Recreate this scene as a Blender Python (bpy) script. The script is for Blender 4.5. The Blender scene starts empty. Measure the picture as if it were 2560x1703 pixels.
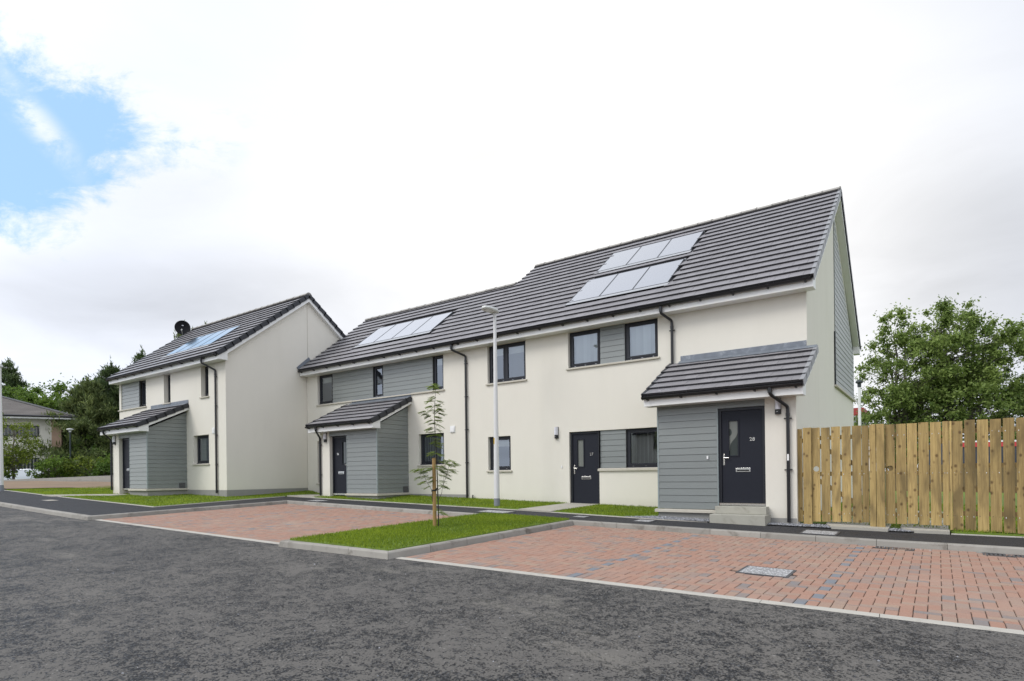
import bpy, math, random
import numpy as np
from mathutils import Vector, Matrix
random.seed(7); RNG = np.random.default_rng(7)
SC = bpy.context.scene
COL = SC.collection
R = math.radians

# ------------------------------------------------------------------ camera
YAW, ROLL = R(35.6), 0.012
CX, CY, CZ = 2.35, -14.6, 1.5
rv = Vector((math.cos(YAW), math.sin(YAW), 0)); fv = Vector((-math.sin(YAW), math.cos(YAW), 0)); uv = Vector((0, 0, 1))
cr, sr = math.cos(ROLL), math.sin(ROLL)
ca = rv*cr - uv*sr; cb = rv*sr + uv*cr; cc = -fv
cam = bpy.data.cameras.new("Camera"); camo = bpy.data.objects.new("Camera", cam); COL.objects.link(camo)
camo.matrix_world = Matrix(((ca.x, cb.x, cc.x, CX), (ca.y, cb.y, cc.y, CY), (ca.z, cb.z, cc.z, CZ), (0, 0, 0, 1)))
cam.sensor_width = 36; cam.lens = 1490/2560*36; cam.shift_y = 336.5/2560
cam.clip_start = 0.1; cam.clip_end = 3000
SC.camera = camo

# ------------------------------------------------------------------ exposure
SC.view_settings.view_transform = 'Standard'; SC.view_settings.look = 'None'
SC.view_settings.exposure = 0.36; SC.view_settings.gamma = 1.0
try: SC.view_settings.use_curve_mapping = False
except Exception: pass
SC.cycles.max_bounces = 8; SC.cycles.transparent_max_bounces = 12
SC.cycles.use_denoising = True

# ------------------------------------------------------------------ world: broken overcast over a Nishita sky
SUN_EL, SUN_AZ = R(46), R(216)        # azimuth clockwise from +Y
w = bpy.data.worlds.new("World"); SC.world = w; w.use_nodes = True
nt = w.node_tree; nt.nodes.clear()
def N(tree, t, **k):
    n = tree.nodes.new(t)
    for a, b in k.items():
        if a.startswith('i_'):
            key = a[2:]; key = int(key) if key.isdigit() else key.replace('_', ' ')
            n.inputs[key].default_value = b
        else: setattr(n, a, b)
    return n
class G:
    """little expression helper over math nodes"""
    def __init__(s, tree): s.t = tree
    def m(s, op, a, b=None, c=None, clamp=False):
        n = s.t.nodes.new('ShaderNodeMath'); n.operation = op; n.use_clamp = clamp
        for i, x in enumerate((a, b, c)):
            if x is None: continue
            if isinstance(x, (int, float)): n.inputs[i].default_value = x
            else: s.t.links.new(x, n.inputs[i])
        return n.outputs[0]
    def sm(s, x, lo, hi):
        n = s.t.nodes.new('ShaderNodeMapRange'); n.interpolation_type = 'SMOOTHSTEP'
        n.inputs[1].default_value = lo; n.inputs[2].default_value = hi
        s.t.links.new(x, n.inputs[0]); return n.outputs[0]
    def dot(s, v, c):
        n = s.t.nodes.new('ShaderNodeVectorMath'); n.operation = 'DOT_PRODUCT'
        s.t.links.new(v, n.inputs[0]); n.inputs[1].default_value = c; return n.outputs['Value']
    def comb(s, x, y, z):
        n = s.t.nodes.new('ShaderNodeCombineXYZ')
        for i, q in enumerate((x, y, z)):
            if isinstance(q, (int, float)): n.inputs[i].default_value = q
            else: s.t.links.new(q, n.inputs[i])
        return n.outputs[0]
    def noise(s, v, scale, detail=5, rough=.55, dist=0):
        n = s.t.nodes.new('ShaderNodeTexNoise'); n.inputs['Scale'].default_value = scale; n.inputs['Detail'].default_value = detail
        n.inputs['Roughness'].default_value = rough; n.inputs['Distortion'].default_value = dist
        if v is not None: s.t.links.new(v, n.inputs['Vector'])
        return n.outputs['Fac']
    def mix(s, f, a, b, blend='MIX'):
        n = s.t.nodes.new('ShaderNodeMix'); n.data_type = 'RGBA'; n.blend_type = blend; n.clamp_factor = True
        for i, x in ((0, f), (6, a), (7, b)):
            if isinstance(x, (int, float)): n.inputs[i].default_value = x
            elif isinstance(x, tuple): n.inputs[i].default_value = x if len(x) == 4 else (*x, 1)
            else: s.t.links.new(x, n.inputs[i])
        return n.outputs[2]
g = G(nt)
sky = N(nt, 'ShaderNodeTexSky', sky_type='NISHITA', sun_disc=False, sun_elevation=SUN_EL, sun_rotation=SUN_AZ)
d = N(nt, 'ShaderNodeTexCoord').outputs['Generated']
df = g.m('MAXIMUM', g.dot(d, tuple(fv)), .03); dr = g.dot(d, tuple(rv)); dz = g.dot(d, (0, 0, 1))
a_ = g.m('DIVIDE', dr, df); b_ = g.m('DIVIDE', dz, df)      # fixed compass-and-elevation frame of this place
pz = g.m('ADD', g.m('MAXIMUM', dz, 0.0), .14)
cp = g.comb(g.m('DIVIDE', g.dot(d, (1, 0, 0)), pz), g.m('DIVIDE', g.dot(d, (0, 1, 0)), pz), 0.0)
n_big = g.noise(cp, .55, 4, .5); n_mid = g.noise(cp, 1.6, 6, .55, .4)
ab = g.comb(a_, b_, 0.0)
mp = N(nt, 'ShaderNodeMapping'); nt.links.new(ab, mp.inputs[0]); mp.inputs['Rotation'].default_value = (0, 0, R(32)); mp.inputs['Scale'].default_value = (1, 1.9, 1)
n_fine = g.noise(mp.outputs[0], 7.0, 9, .68, .3)
n_puff = g.noise(ab, 15.0, 7, .62, .5)
am = g.m('ADD', a_, .859)
s1 = g.m('SUBTRACT', g.m('SUBTRACT', .735, g.m('MULTIPLY', am, .60)), b_)
s2 = g.m('ADD', g.m('SUBTRACT', b_, .432), g.m('MULTIPLY', am, .20))
s3 = g.m('SUBTRACT', g.m('SUBTRACT', b_, .548), g.m('MULTIPLY', g.m('ADD', a_, .601), .62))
mn = g.m('MINIMUM', g.m('MINIMUM', s1, s2), s3)
pert = g.m('ADD', g.m('MULTIPLY', g.m('SUBTRACT', n_fine, .52), .40), g.m('MULTIPLY', g.m('SUBTRACT', n_puff, .5), .16))
hole = g.sm(g.m('ADD', g.m('MULTIPLY', mn, 1.35), pert), -.085, .040)
hole = g.m('MULTIPLY', hole, g.sm(g.dot(d, tuple(fv)), .1, .2))
wl = g.m('ABSOLUTE', g.m('ADD', g.m('SUBTRACT', b_, .675), g.m('MULTIPLY', am, 1.05)))
wisp = g.m('MULTIPLY', g.m('MULTIPLY', g.m('SUBTRACT', 1.0, g.sm(wl, .0, .055)), g.sm(n_fine, .36, .60)), g.m('SUBTRACT', 1.0, g.sm(am, .08, .17)))
hole = g.m('MULTIPLY', hole, g.m('SUBTRACT', 1.0, g.m('MULTIPLY', wisp, .85)))
# cloud brightness: bright veil round the hidden sun, greyer rolls low on both sides
gl = g.m('SQRT', g.m('ADD', g.m('POWER', g.m('SUBTRACT', a_, .22), 2.0), g.m('POWER', g.m('SUBTRACT', b_, .50), 2.0)))
glow = g.m('SUBTRACT', 1.0, g.sm(gl, .15, .95))
back = g.sm(g.dot(d, (-.50, -.84, .2)), -.1, .9)
def blob(ca_, cb_, ra, rb): return g.m('SUBTRACT', 1.0, g.sm(g.m('SQRT', g.m('ADD', g.m('POWER', g.m('DIVIDE', g.m('SUBTRACT', a_, ca_), ra), 2.0), g.m('POWER', g.m('DIVIDE', g.m('SUBTRACT', b_, cb_), rb), 2.0))), .1, 1.0))
bri = g.m('ADD', g.m('ADD', .70, g.m('MULTIPLY', glow, .17)), g.m('MULTIPLY', g.m('SUBTRACT', n_big, .5), .24))
bri = g.m('ADD', bri, g.m('MULTIPLY', g.m('SUBTRACT', n_mid, .5), .26))
fr_ = g.m('GREATER_THAN', g.dot(d, tuple(fv)), .15)
gr_ = g.m('ADD', g.m('MULTIPLY', blob(-.62, .31, .60, .13), .15), g.m('ADD', g.m('MULTIPLY', blob(.80, .36, .36, .30), .17), g.m('MULTIPLY', blob(-.05, .52, .34, .10), .05)))
bri = g.m('SUBTRACT', bri, g.m('MULTIPLY', gr_, fr_))
side = g.sm(g.dot(d, (.95, -.10, .30)), .25, .95)
bri = g.m('ADD', bri, g.m('MULTIPLY', back, .40)); bri = g.m('ADD', bri, g.m('MULTIPLY', side, .28))
warm = g.mix(glow, (.905, .95, 1.05), (1.01, 1.0, .985))
cl = g.mix(1.0, warm, g.comb(bri, bri, bri), 'MULTIPLY')
skc = g.mix(1.0, sky.outputs[0], (.125, .125, .125), 'MULTIPLY')
skc = g.mix(.8, skc, (.37, .60, .86))
tear = g.m('MULTIPLY', g.m('MULTIPLY', blob(-.63, .575, .26, .12), g.sm(n_fine, .50, .68)), g.m('MULTIPLY', fr_, .75))
col = g.mix(g.m('MAXIMUM', hole, tear), cl, skc)
bg = N(nt, 'ShaderNodeBackground'); nt.links.new(col, bg.inputs[0]); bg.inputs[1].default_value = 1.0
nt.links.new(bg.outputs[0], N(nt, 'ShaderNodeOutputWorld').inputs[0])

sun = bpy.data.lights.new("Sun", 'SUN'); sun.energy = 1.45; sun.angle = R(24); sun.color = (1, .96, .9)
so = bpy.data.objects.new("Sun", sun); COL.objects.link(so)
sd = Vector((math.sin(SUN_AZ)*math.cos(SUN_EL), math.cos(SUN_AZ)*math.cos(SUN_EL), math.sin(SUN_EL)))
so.rotation_euler = sd.to_track_quat('Z', 'Y').to_euler(); so.location = sd*60

# ------------------------------------------------------------------ mesh builder
class MB:
    def __init__(s): s.v = []; s.f = []; s.mi = []; s.ti = []
    def add(s, pts, faces, mat=0, tint=1.0):
        o = len(s.v); s.v += [tuple(p) for p in pts]
        for f in faces:
            s.f.append(tuple(o+i for i in f)); s.mi.append(mat); s.ti.append(tint)
        return s
    def ngon(s, pts, mat=0, tint=1.0): return s.add(pts, [tuple(range(len(pts)))], mat, tint)
    def hexa(s, p, mat=0, tint=1.0):   # p: 4 bottom ccw, 4 top ccw
        return s.add(p, [(3, 2, 1, 0), (4, 5, 6, 7), (0, 1, 5, 4), (1, 2, 6, 5), (2, 3, 7, 6), (3, 0, 4, 7)], mat, tint)
    def box(s, x0, x1, y0, y1, z0, z1, mat=0, tint=1.0):
        return s.hexa([(x0, y0, z0), (x1, y0, z0), (x1, y1, z0), (x0, y1, z0), (x0, y0, z1), (x1, y0, z1), (x1, y1, z1), (x0, y1, z1)], mat, tint)
    def prismx(s, poly, x0, x1, mat=0, tint=1.0):    # poly of (y,z)
        n = len(poly); pts = [(x0, y, z) for y, z in poly]+[(x1, y, z) for y, z in poly]
        return s.add(pts, [tuple(range(n-1, -1, -1)), tuple(range(n, 2*n))]+[(i, (i+1) % n, n+(i+1) % n, n+i) for i in range(n)], mat, tint)
    def prismz(s, poly, z0, z1, mat=0, tint=1.0):
        n = len(poly); pts = [(x, y, z0) for x, y in poly]+[(x, y, z1) for x, y in poly]
        return s.add(pts, [tuple(range(n-1, -1, -1)), tuple(range(n, 2*n))]+[(i, (i+1) % n, n+(i+1) % n, n+i) for i in range(n)], mat, tint)
    def tube(s, path, r, n=10, mat=0, tint=1.0, cap=True):
        P = [Vector(p) for p in path]; k = len(P); rr = r if isinstance(r, (list, tuple)) else [r]*k
        pts = []; prev = None
        for i, p in enumerate(P):
            t = (P[min(i+1, k-1)]-P[max(i-1, 0)]).normalized()
            if prev is None:
                ref = Vector((0, 0, 1)) if abs(t.z) < .9 else Vector((1, 0, 0)); u = t.cross(ref).normalized()
            else: u = (prev - t*prev.dot(t)).normalized()
            prev = u; v = t.cross(u)
            for j in range(n):
                an = 2*math.pi*j/n; pts.append(p+(u*math.cos(an)+v*math.sin(an))*rr[i])
        fs = [(i*n+j, i*n+(j+1) % n, (i+1)*n+(j+1) % n, (i+1)*n+j) for i in range(k-1) for j in range(n)]
        if cap: fs += [tuple(range(n-1, -1, -1)), tuple((k-1)*n+j for j in range(n))]
        return s.add(pts, fs, mat, tint)
    def lathe(s, prof, c=(0, 0, 0), n=16, mat=0, tint=1.0):
        pts = []; k = len(prof)
        for r, z in prof:
            for j in range(n):
                an = 2*math.pi*j/n; pts.append((c[0]+r*math.cos(an), c[1]+r*math.sin(an), c[2]+z))
        fs = [(i*n+j, i*n+(j+1) % n, (i+1)*n+(j+1) % n, (i+1)*n+j) for i in range(k-1) for j in range(n)]
        fs += [tuple(range(n-1, -1, -1)), tuple((k-1)*n+j for j in range(n))]
        return s.add(pts, fs, mat, tint)
    def build(s, name, mats, parent=None, smooth=False, bevel=0):
        me = bpy.data.meshes.new(name); me.from_pydata(s.v, [], s.f)
        for m in (mats if isinstance(mats, (list, tuple)) else [mats]): me.materials.append(m)
        me.polygons.foreach_set('material_index', s.mi)
        at = me.attributes.new('tint', 'FLOAT', 'FACE'); at.data.foreach_set('value', s.ti)
        me.update()
        if smooth:
            me.polygons.foreach_set('use_smooth', [True]*len(s.f))
        o = bpy.data.objects.new(name, me); COL.objects.link(o)
        if smooth:
            try: me.set_sharp_from_angle(angle=R(40))
            except Exception: pass
        if bevel:
            b = o.modifiers.new('bevel', 'BEVEL'); b.width = bevel; b.segments = 2; b.limit_method = 'ANGLE'
        if parent is not None: attach(o, parent)
        return o
def attach(o, parent):
    o.parent = parent
    if parent.type == 'EMPTY': o.matrix_parent_inverse = Matrix.Translation(-parent.location)
def tag(o, label=None, cat=None, group=None, kind=None):
    if label: o['label'] = label
    if cat: o['category'] = cat
    if group: o['group'] = group
    if kind: o['kind'] = kind
    return o
def thing(name, loc, label, cat, group=None):
    o = bpy.data.objects.new(name, None); COL.objects.link(o); o.location = loc; o.empty_display_size = .2
    return tag(o, label, cat, group)
def copy_tree(o, parent=None):
    c = o.copy(); COL.objects.link(c)
    if parent is not None: c.parent = parent
    for ch in list(o.children): copy_tree(ch, c)
    return c
def quads(name, V, mats, parent=None, tint=None, k=4):
    """numpy soup of k-gons, V shape (n,k,3)"""
    n = len(V); me = bpy.data.meshes.new(name)
    me.vertices.add(n*k); me.vertices.foreach_set('co', np.ascontiguousarray(V, dtype=np.float32).ravel())
    me.loops.add(n*k); me.loops.foreach_set('vertex_index', np.arange(n*k, dtype=np.int32))
    me.polygons.add(n); me.polygons.foreach_set('loop_start', np.arange(0, n*k, k, dtype=np.int32))
    try: me.polygons.foreach_set('loop_total', np.full(n, k, dtype=np.int32))
    except Exception: pass
    me.materials.append(mats)
    at = me.attributes.new('tint', 'FLOAT', 'FACE'); at.data.foreach_set('value', (np.ones(n) if tint is None else tint).astype(np.float32))
    me.update(calc_edges=True); me.validate()
    o = bpy.data.objects.new(name, me); COL.objects.link(o)
    if parent is not None: attach(o, parent)
    return o

# ------------------------------------------------------------------ materials
def mat(name, base, rough=.6, metal=0.0, spec=.5, var=.0, vscale=3.0, bump=0.0, bscale=60, tint=False, stain=None):
    m = bpy.data.materials.new(name); m.use_nodes = True; t = m.node_tree; b = t.nodes['Principled BSDF']; q = G(t)
    b.inputs['Roughness'].default_value = rough; b.inputs['Metallic'].default_value = metal
    b.inputs['Specular IOR Level'].default_value = spec
    c = t.nodes.new('ShaderNodeRGB'); c.outputs[0].default_value = (*base, 1); out = c.outputs[0]
    geo = t.nodes.new('ShaderNodeNewGeometry').outputs['Position']
    if var:
        n1 = q.noise(geo, vscale, 6, .6); f = q.m('ADD', 1-var, q.m('MULTIPLY', n1, 2*var))
        out = q.mix(1.0, out, q.comb(f, f, f), 'MULTIPLY')
    if tint:
        at = t.nodes.new('ShaderNodeAttribute'); at.attribute_name = 'tint'
        out = q.mix(1.0, out, q.comb(at.outputs['Fac'], at.outputs['Fac'], at.outputs['Fac']), 'MULTIPLY')
    if stain:
        scol, amt, sc = stain
        n2 = q.sm(q.noise(geo, sc, 7, .65, .5), .5, .75); out = q.mix(q.m('MULTIPLY', n2, amt), out, scol)
    t.links.new(out, b.inputs['Base Color'])
    if bump:
        n3 = q.noise(geo, bscale, 4, .7); bp = t.nodes.new('ShaderNodeBump'); bp.inputs['Strength'].default_value = bump; bp.inputs['Distance'].default_value = .01
        t.links.new(n3, bp.inputs['Height']); t.links.new(bp.outputs[0], b.inputs['Normal'])
    return m
M = {}
def wall_mat():
    m = mat('white_render', (.69, .65, .575), .9, spec=.2); t = m.node_tree; b = t.nodes['Principled BSDF']; q = G(t)
    geo = t.nodes.new('ShaderNodeNewGeometry').outputs['Position']
    mp = t.nodes.new('ShaderNodeMapping'); t.links.new(geo, mp.inputs[0]); mp.inputs['Scale'].default_value = (1, 1, .22)
    streak = q.noise(mp.outputs[0], 2.6, 7, .65, .3); big = q.noise(geo, .45, 4, .5)
    f = q.m('ADD', .935, q.m('ADD', q.m('MULTIPLY', streak, .06), q.m('MULTIPLY', big, .07)))
    cl = q.mix(1.0, (.71, .68, .603), q.comb(f, f, f), 'MULTIPLY')
    cl = q.mix(q.m('MULTIPLY', q.sm(q.noise(mp.outputs[0], 1.1, 5, .6, .2), .52, .8), .10), cl, (.50, .46, .36))
    # splash-back grime low on the wall
    sp = t.nodes.new('ShaderNodeSeparateXYZ'); t.links.new(geo, sp.inputs[0])
    hz = q.m('ADD', q.m('ADD', sp.outputs[2], q.m('MULTIPLY', sp.outputs[0], .0244)), q.m('MULTIPLY', streak, -.35))
    cl = q.mix(q.m('MULTIPLY', q.m('SUBTRACT', 1.0, q.sm(hz, .30, .62)), .22), cl, (.36, .32, .26))
    t.links.new(cl, b.inputs['Base Color'])
    bp = t.nodes.new('ShaderNodeBump'); bp.inputs['Strength'].default_value = .5; bp.inputs['Distance'].default_value = .007
    t.links.new(q.m('ADD', q.noise(geo, 170, 3, .7), q.m('MULTIPLY', q.noise(geo, 9, 3, .5), .6)), bp.inputs['Height']); t.links.new(bp.outputs[0], b.inputs['Normal'])
    return m
M['wall'] = wall_mat()
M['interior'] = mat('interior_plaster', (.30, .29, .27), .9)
M['tile'] = mat('grey_roof_tile', (.225, .218, .228), .50, spec=.5, var=.12, vscale=5, bump=.12, bscale=120, tint=True)
M['tileedge'] = mat('tile_edge_shade', (.040, .038, .042), .7, var=.2, vscale=9)  # near-black on tile edges paints in the shadow below each course
M['verge'] = mat('verge_cap_plastic', (.030, .032, .038), .45, spec=.35, var=.08, vscale=8)
M['vergeglint'] = mat('verge_cap_glint', (.27, .275, .285), .45, spec=.5, var=.08, vscale=8)  # same dark plastic caps, sky glint painted in as pale grey
M['ridge'] = mat('ridge_tile', (.30, .285, .26), .75, var=.1, vscale=8, tint=True)
M['clad'] = mat('grey_weatherboard', (.168, .186, .180), .33, spec=.9, var=.06, vscale=4, bump=.12, bscale=90, tint=True)
_cb = M['clad'].node_tree.nodes['Principled BSDF']; _cb.inputs['Sheen Weight'].default_value = .5; _cb.inputs['Sheen Roughness'].default_value = .45; _cb.inputs['Roughness'].default_value = .40
M['cladtrim'] = mat('cladding_trim', (.25, .29, .29), .45, var=.04)
M['frame'] = mat('anthracite_frame', (.018, .020, .026), .42, spec=.35, var=.05)
M['door'] = mat('anthracite_door', (.015, .017, .025), .5, spec=.22, var=.06, vscale=2, bump=.06, bscale=140)
M['upvc'] = mat('white_upvc', (.74, .74, .72), .38, spec=.5, var=.04, vscale=1.5, stain=((.45, .43, .36), .12, 2.0))
M['gutter'] = mat('black_gutter_plastic', (.012, .012, .014), .30, spec=.5)
M['stone'] = mat('cast_stone', (.50, .47, .40), .85, var=.10, vscale=10, bump=.15, bscale=90, stain=((.30, .28, .23), .35, 5))
M['plinth'] = mat('grey_block_plinth', (.27, .265, .25), .9, var=.12, vscale=6, bump=.2, bscale=80)
M['lead'] = mat('lead_flashing', (.165, .185, .215), .5, metal=.2, var=.30, vscale=6, bump=.3, bscale=11, stain=((.36, .38, .40), .65, 6))
M['metal'] = mat('brushed_steel', (.72, .70, .66), .25, metal=1.0)
M['chrome'] = mat('satin_letterplate', (.75, .75, .74), .22, metal=1.0)
M['white'] = mat('white_plastic', (.78, .78, .77), .4)
M['opal'] = mat('opal_diffuser', (.70, .70, .74), .3)
M['black'] = mat('black_plastic', (.012, .012, .013), .4)
M['kerb'] = mat('concrete_kerb', (.29, .275, .245), .88, var=.16, vscale=4, bump=.25, bscale=70, tint=True, stain=((.135, .12, .10), .85, 3.2))
M['edging'] = mat('concrete_edging', (.42, .40, .355), .88, var=.12, vscale=6, bump=.2, bscale=70, stain=((.22, .19, .16), .5, 4))
M['slab'] = mat('concrete_slab', (.38, .36, .31), .9, var=.10, vscale=4, bump=.2, bscale=90, stain=((.24, .22, .18), .5, 2))
M['step'] = mat('cast_concrete_step', (.36, .35, .30), .9, var=.14, vscale=5, bump=.2, bscale=70, stain=((.20, .19, .15), .6, 4))
M['timberdark'] = mat('stained_timber', (.14, .10, .05), .85, var=.2, vscale=6)
M['post'] = mat('galvanised_column', (.66, .66, .65), .5, metal=.0, var=.06, vscale=5)
M['postbase'] = mat('grey_column_base', (.20, .215, .24), .6)
M['lantern'] = mat('grey_lantern', (.52, .53, .51), .45)
M['yellow'] = mat('yellow_label', (.55, .36, .03), .6)
M['iron'] = mat('cast_iron', (.09, .09, .095), .55, metal=.3, var=.2, vscale=12)
M['dish'] = mat('black_dish', (.007, .007, .009), .55, spec=.15)
M['greenpost'] = mat('dark_green_post', (.022, .034, .036), .5)
M['bark'] = mat('tree_bark', (.13, .115, .095), .9, var=.25, vscale=9, bump=.3, bscale=40)
M['barkdark'] = mat('dark_tree_bark', (.045, .038, .032), .9, var=.25, vscale=12)
M['stake'] = mat('softwood_stake', (.32, .20, .075), .8, var=.2, vscale=9)
M['rubber'] = mat('black_rubber_tie', (.012, .012, .012), .7)

def glass_mat(name, tintc=(.88, .93, .93), base=.10):
    m = bpy.data.materials.new(name); m.use_nodes = True; t = m.node_tree; t.nodes.clear(); q = G(t)
    lw = t.nodes.new('ShaderNodeFresnel'); lw.inputs[0].default_value = 1.52
    f = q.m('ADD', base, q.m('MULTIPLY', lw.outputs[0], 1.9), clamp=True)
    tr = t.nodes.new('ShaderNodeBsdfTransparent'); tr.inputs[0].default_value = (*tintc, 1)
    gs = t.nodes.new('ShaderNodeBsdfGlossy'); gs.inputs['Roughness'].default_value = .012; gs.inputs[0].default_value = (.82, .90, 1, 1)
    # slightly uneven double glazing
    geo = t.nodes.new('ShaderNodeNewGeometry').outputs['Position']
    bp = t.nodes.new('ShaderNodeBump'); bp.inputs['Strength'].default_value = .04; bp.inputs['Distance'].default_value = .02
    t.links.new(q.noise(geo, 1.6, 2, .5), bp.inputs['Height']); t.links.new(bp.outputs[0], gs.inputs['Normal'])
    mx = t.nodes.new('ShaderNodeMixShader'); t.links.new(f, mx.inputs[0]); t.links.new(tr.outputs[0], mx.inputs[1]); t.links.new(gs.outputs[0], mx.inputs[2])
    t.links.new(mx.outputs[0], t.nodes.new('ShaderNodeOutputMaterial').inputs[0])
    return m
M['glass'] = glass_mat('window_glass', base=.115)
M['frost'] = mat('obscured_glass', (.17, .18, .165), .18, spec=.6)
M['frostdark'] = mat('clear_door_glass', (.035, .045, .045), .08, spec=.7)
M['roller'] = mat('roller_blind', (.50, .49, .42), .8)
def _blind():
    m = bpy.data.materials.new('cream_blind'); m.use_nodes = True; t = m.node_tree; t.nodes.clear(); q = G(t)
    at = t.nodes.new('ShaderNodeAttribute'); at.attribute_name = 'tint'; cl = q.mix(1.0, (.80, .81, .78), q.comb(at.outputs['Fac'], at.outputs['Fac'], at.outputs['Fac']), 'MULTIPLY')
    a = t.nodes.new('ShaderNodeBsdfDiffuse'); c = t.nodes.new('ShaderNodeBsdfTranslucent'); t.links.new(cl, a.inputs[0]); t.links.new(cl, c.inputs[0])
    mx = t.nodes.new('ShaderNodeMixShader'); mx.inputs[0].default_value = .3; t.links.new(a.outputs[0], mx.inputs[1]); t.links.new(c.outputs[0], mx.inputs[2])
    t.links.new(mx.outputs[0], t.nodes.new('ShaderNodeOutputMaterial').inputs[0]); return m
M['blind'] = _blind()
def panel_mat():
    m = mat('solar_glass', (.64, .66, .70), .10, metal=.95); return m
M['panel'] = panel_mat()
M['panelframe'] = mat('solar_panel_frame', (.10, .105, .115), .4, metal=.5)
M['apron'] = mat('grey_flashing_apron', (.36, .37, .385), .5, var=.1, vscale=6)

def leaf_mat(name, c, c2, trans=.35):
    m = bpy.data.materials.new(name); m.use_nodes = True; t = m.node_tree; t.nodes.clear(); q = G(t)
    at = t.nodes.new('ShaderNodeAttribute'); at.attribute_name = 'tint'
    cl = q.mix(at.outputs['Fac'], c, c2)
    df = t.nodes.new('ShaderNodeBsdfPrincipled'); t.links.new(cl, df.inputs['Base Color']); df.inputs['Roughness'].default_value = .5; df.inputs['Specular IOR Level'].default_value = .3
    tl = t.nodes.new('ShaderNodeBsdfTranslucent'); t.links.new(cl, tl.inputs[0])
    mx = t.nodes.new('ShaderNodeMixShader'); mx.inputs[0].default_value = trans
    t.links.new(df.outputs[0], mx.inputs[1]); t.links.new(tl.outputs[0], mx.inputs[2]); t.links.new(mx.outputs[0], t.nodes.new('ShaderNodeOutputMaterial').inputs[0])
    return m
M['aspen'] = leaf_mat('aspen_leaf', (.075, .130, .022), (.35, .445, .130), .48)
M['pine'] = leaf_mat('pine_needle', (.052, .085, .026), (.24, .285, .095), .35)
M['pinedark'] = leaf_mat('dark_pine_needle', (.030, .058, .020), (.150, .205, .075), .35)
M['broad'] = leaf_mat('broad_leaf', (.055, .110, .014), (.205, .310, .055), .42)
M['lime'] = leaf_mat('fresh_leaf', (.070, .110, .014), (.27, .33, .050), .45)
M['rowan'] = leaf_mat('rowan_leaf', (.10, .16, .025), (.36, .45, .10), .5)
M['grass'] = leaf_mat('grass_blade', (.085, .150, .010), (.36, .450, .040), .42)
M['dullgrass'] = mat('meadow', (.05, .085, .02), .95, var=.3, vscale=.8, bump=.4, bscale=20)
M['turf'] = mat('turf_soil', (.12, .185, .02), .95, var=.30, vscale=2.2, bump=.5, bscale=45, stain=((.11, .085, .03), .35, 1.6))
M['soil'] = mat('bare_soil', (.225, .160, .105), .95, var=.22, vscale=1.2, bump=.5, bscale=12, stain=((.14, .115, .08), .5, 1.1))
M['gravel'] = mat('slate_chipping', (.23, .235, .25), .8, tint=True)
M['gravelbed'] = mat('gravel_bed', (.10, .10, .105), .9, var=.3, vscale=40, bump=.6, bscale=60)

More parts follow.
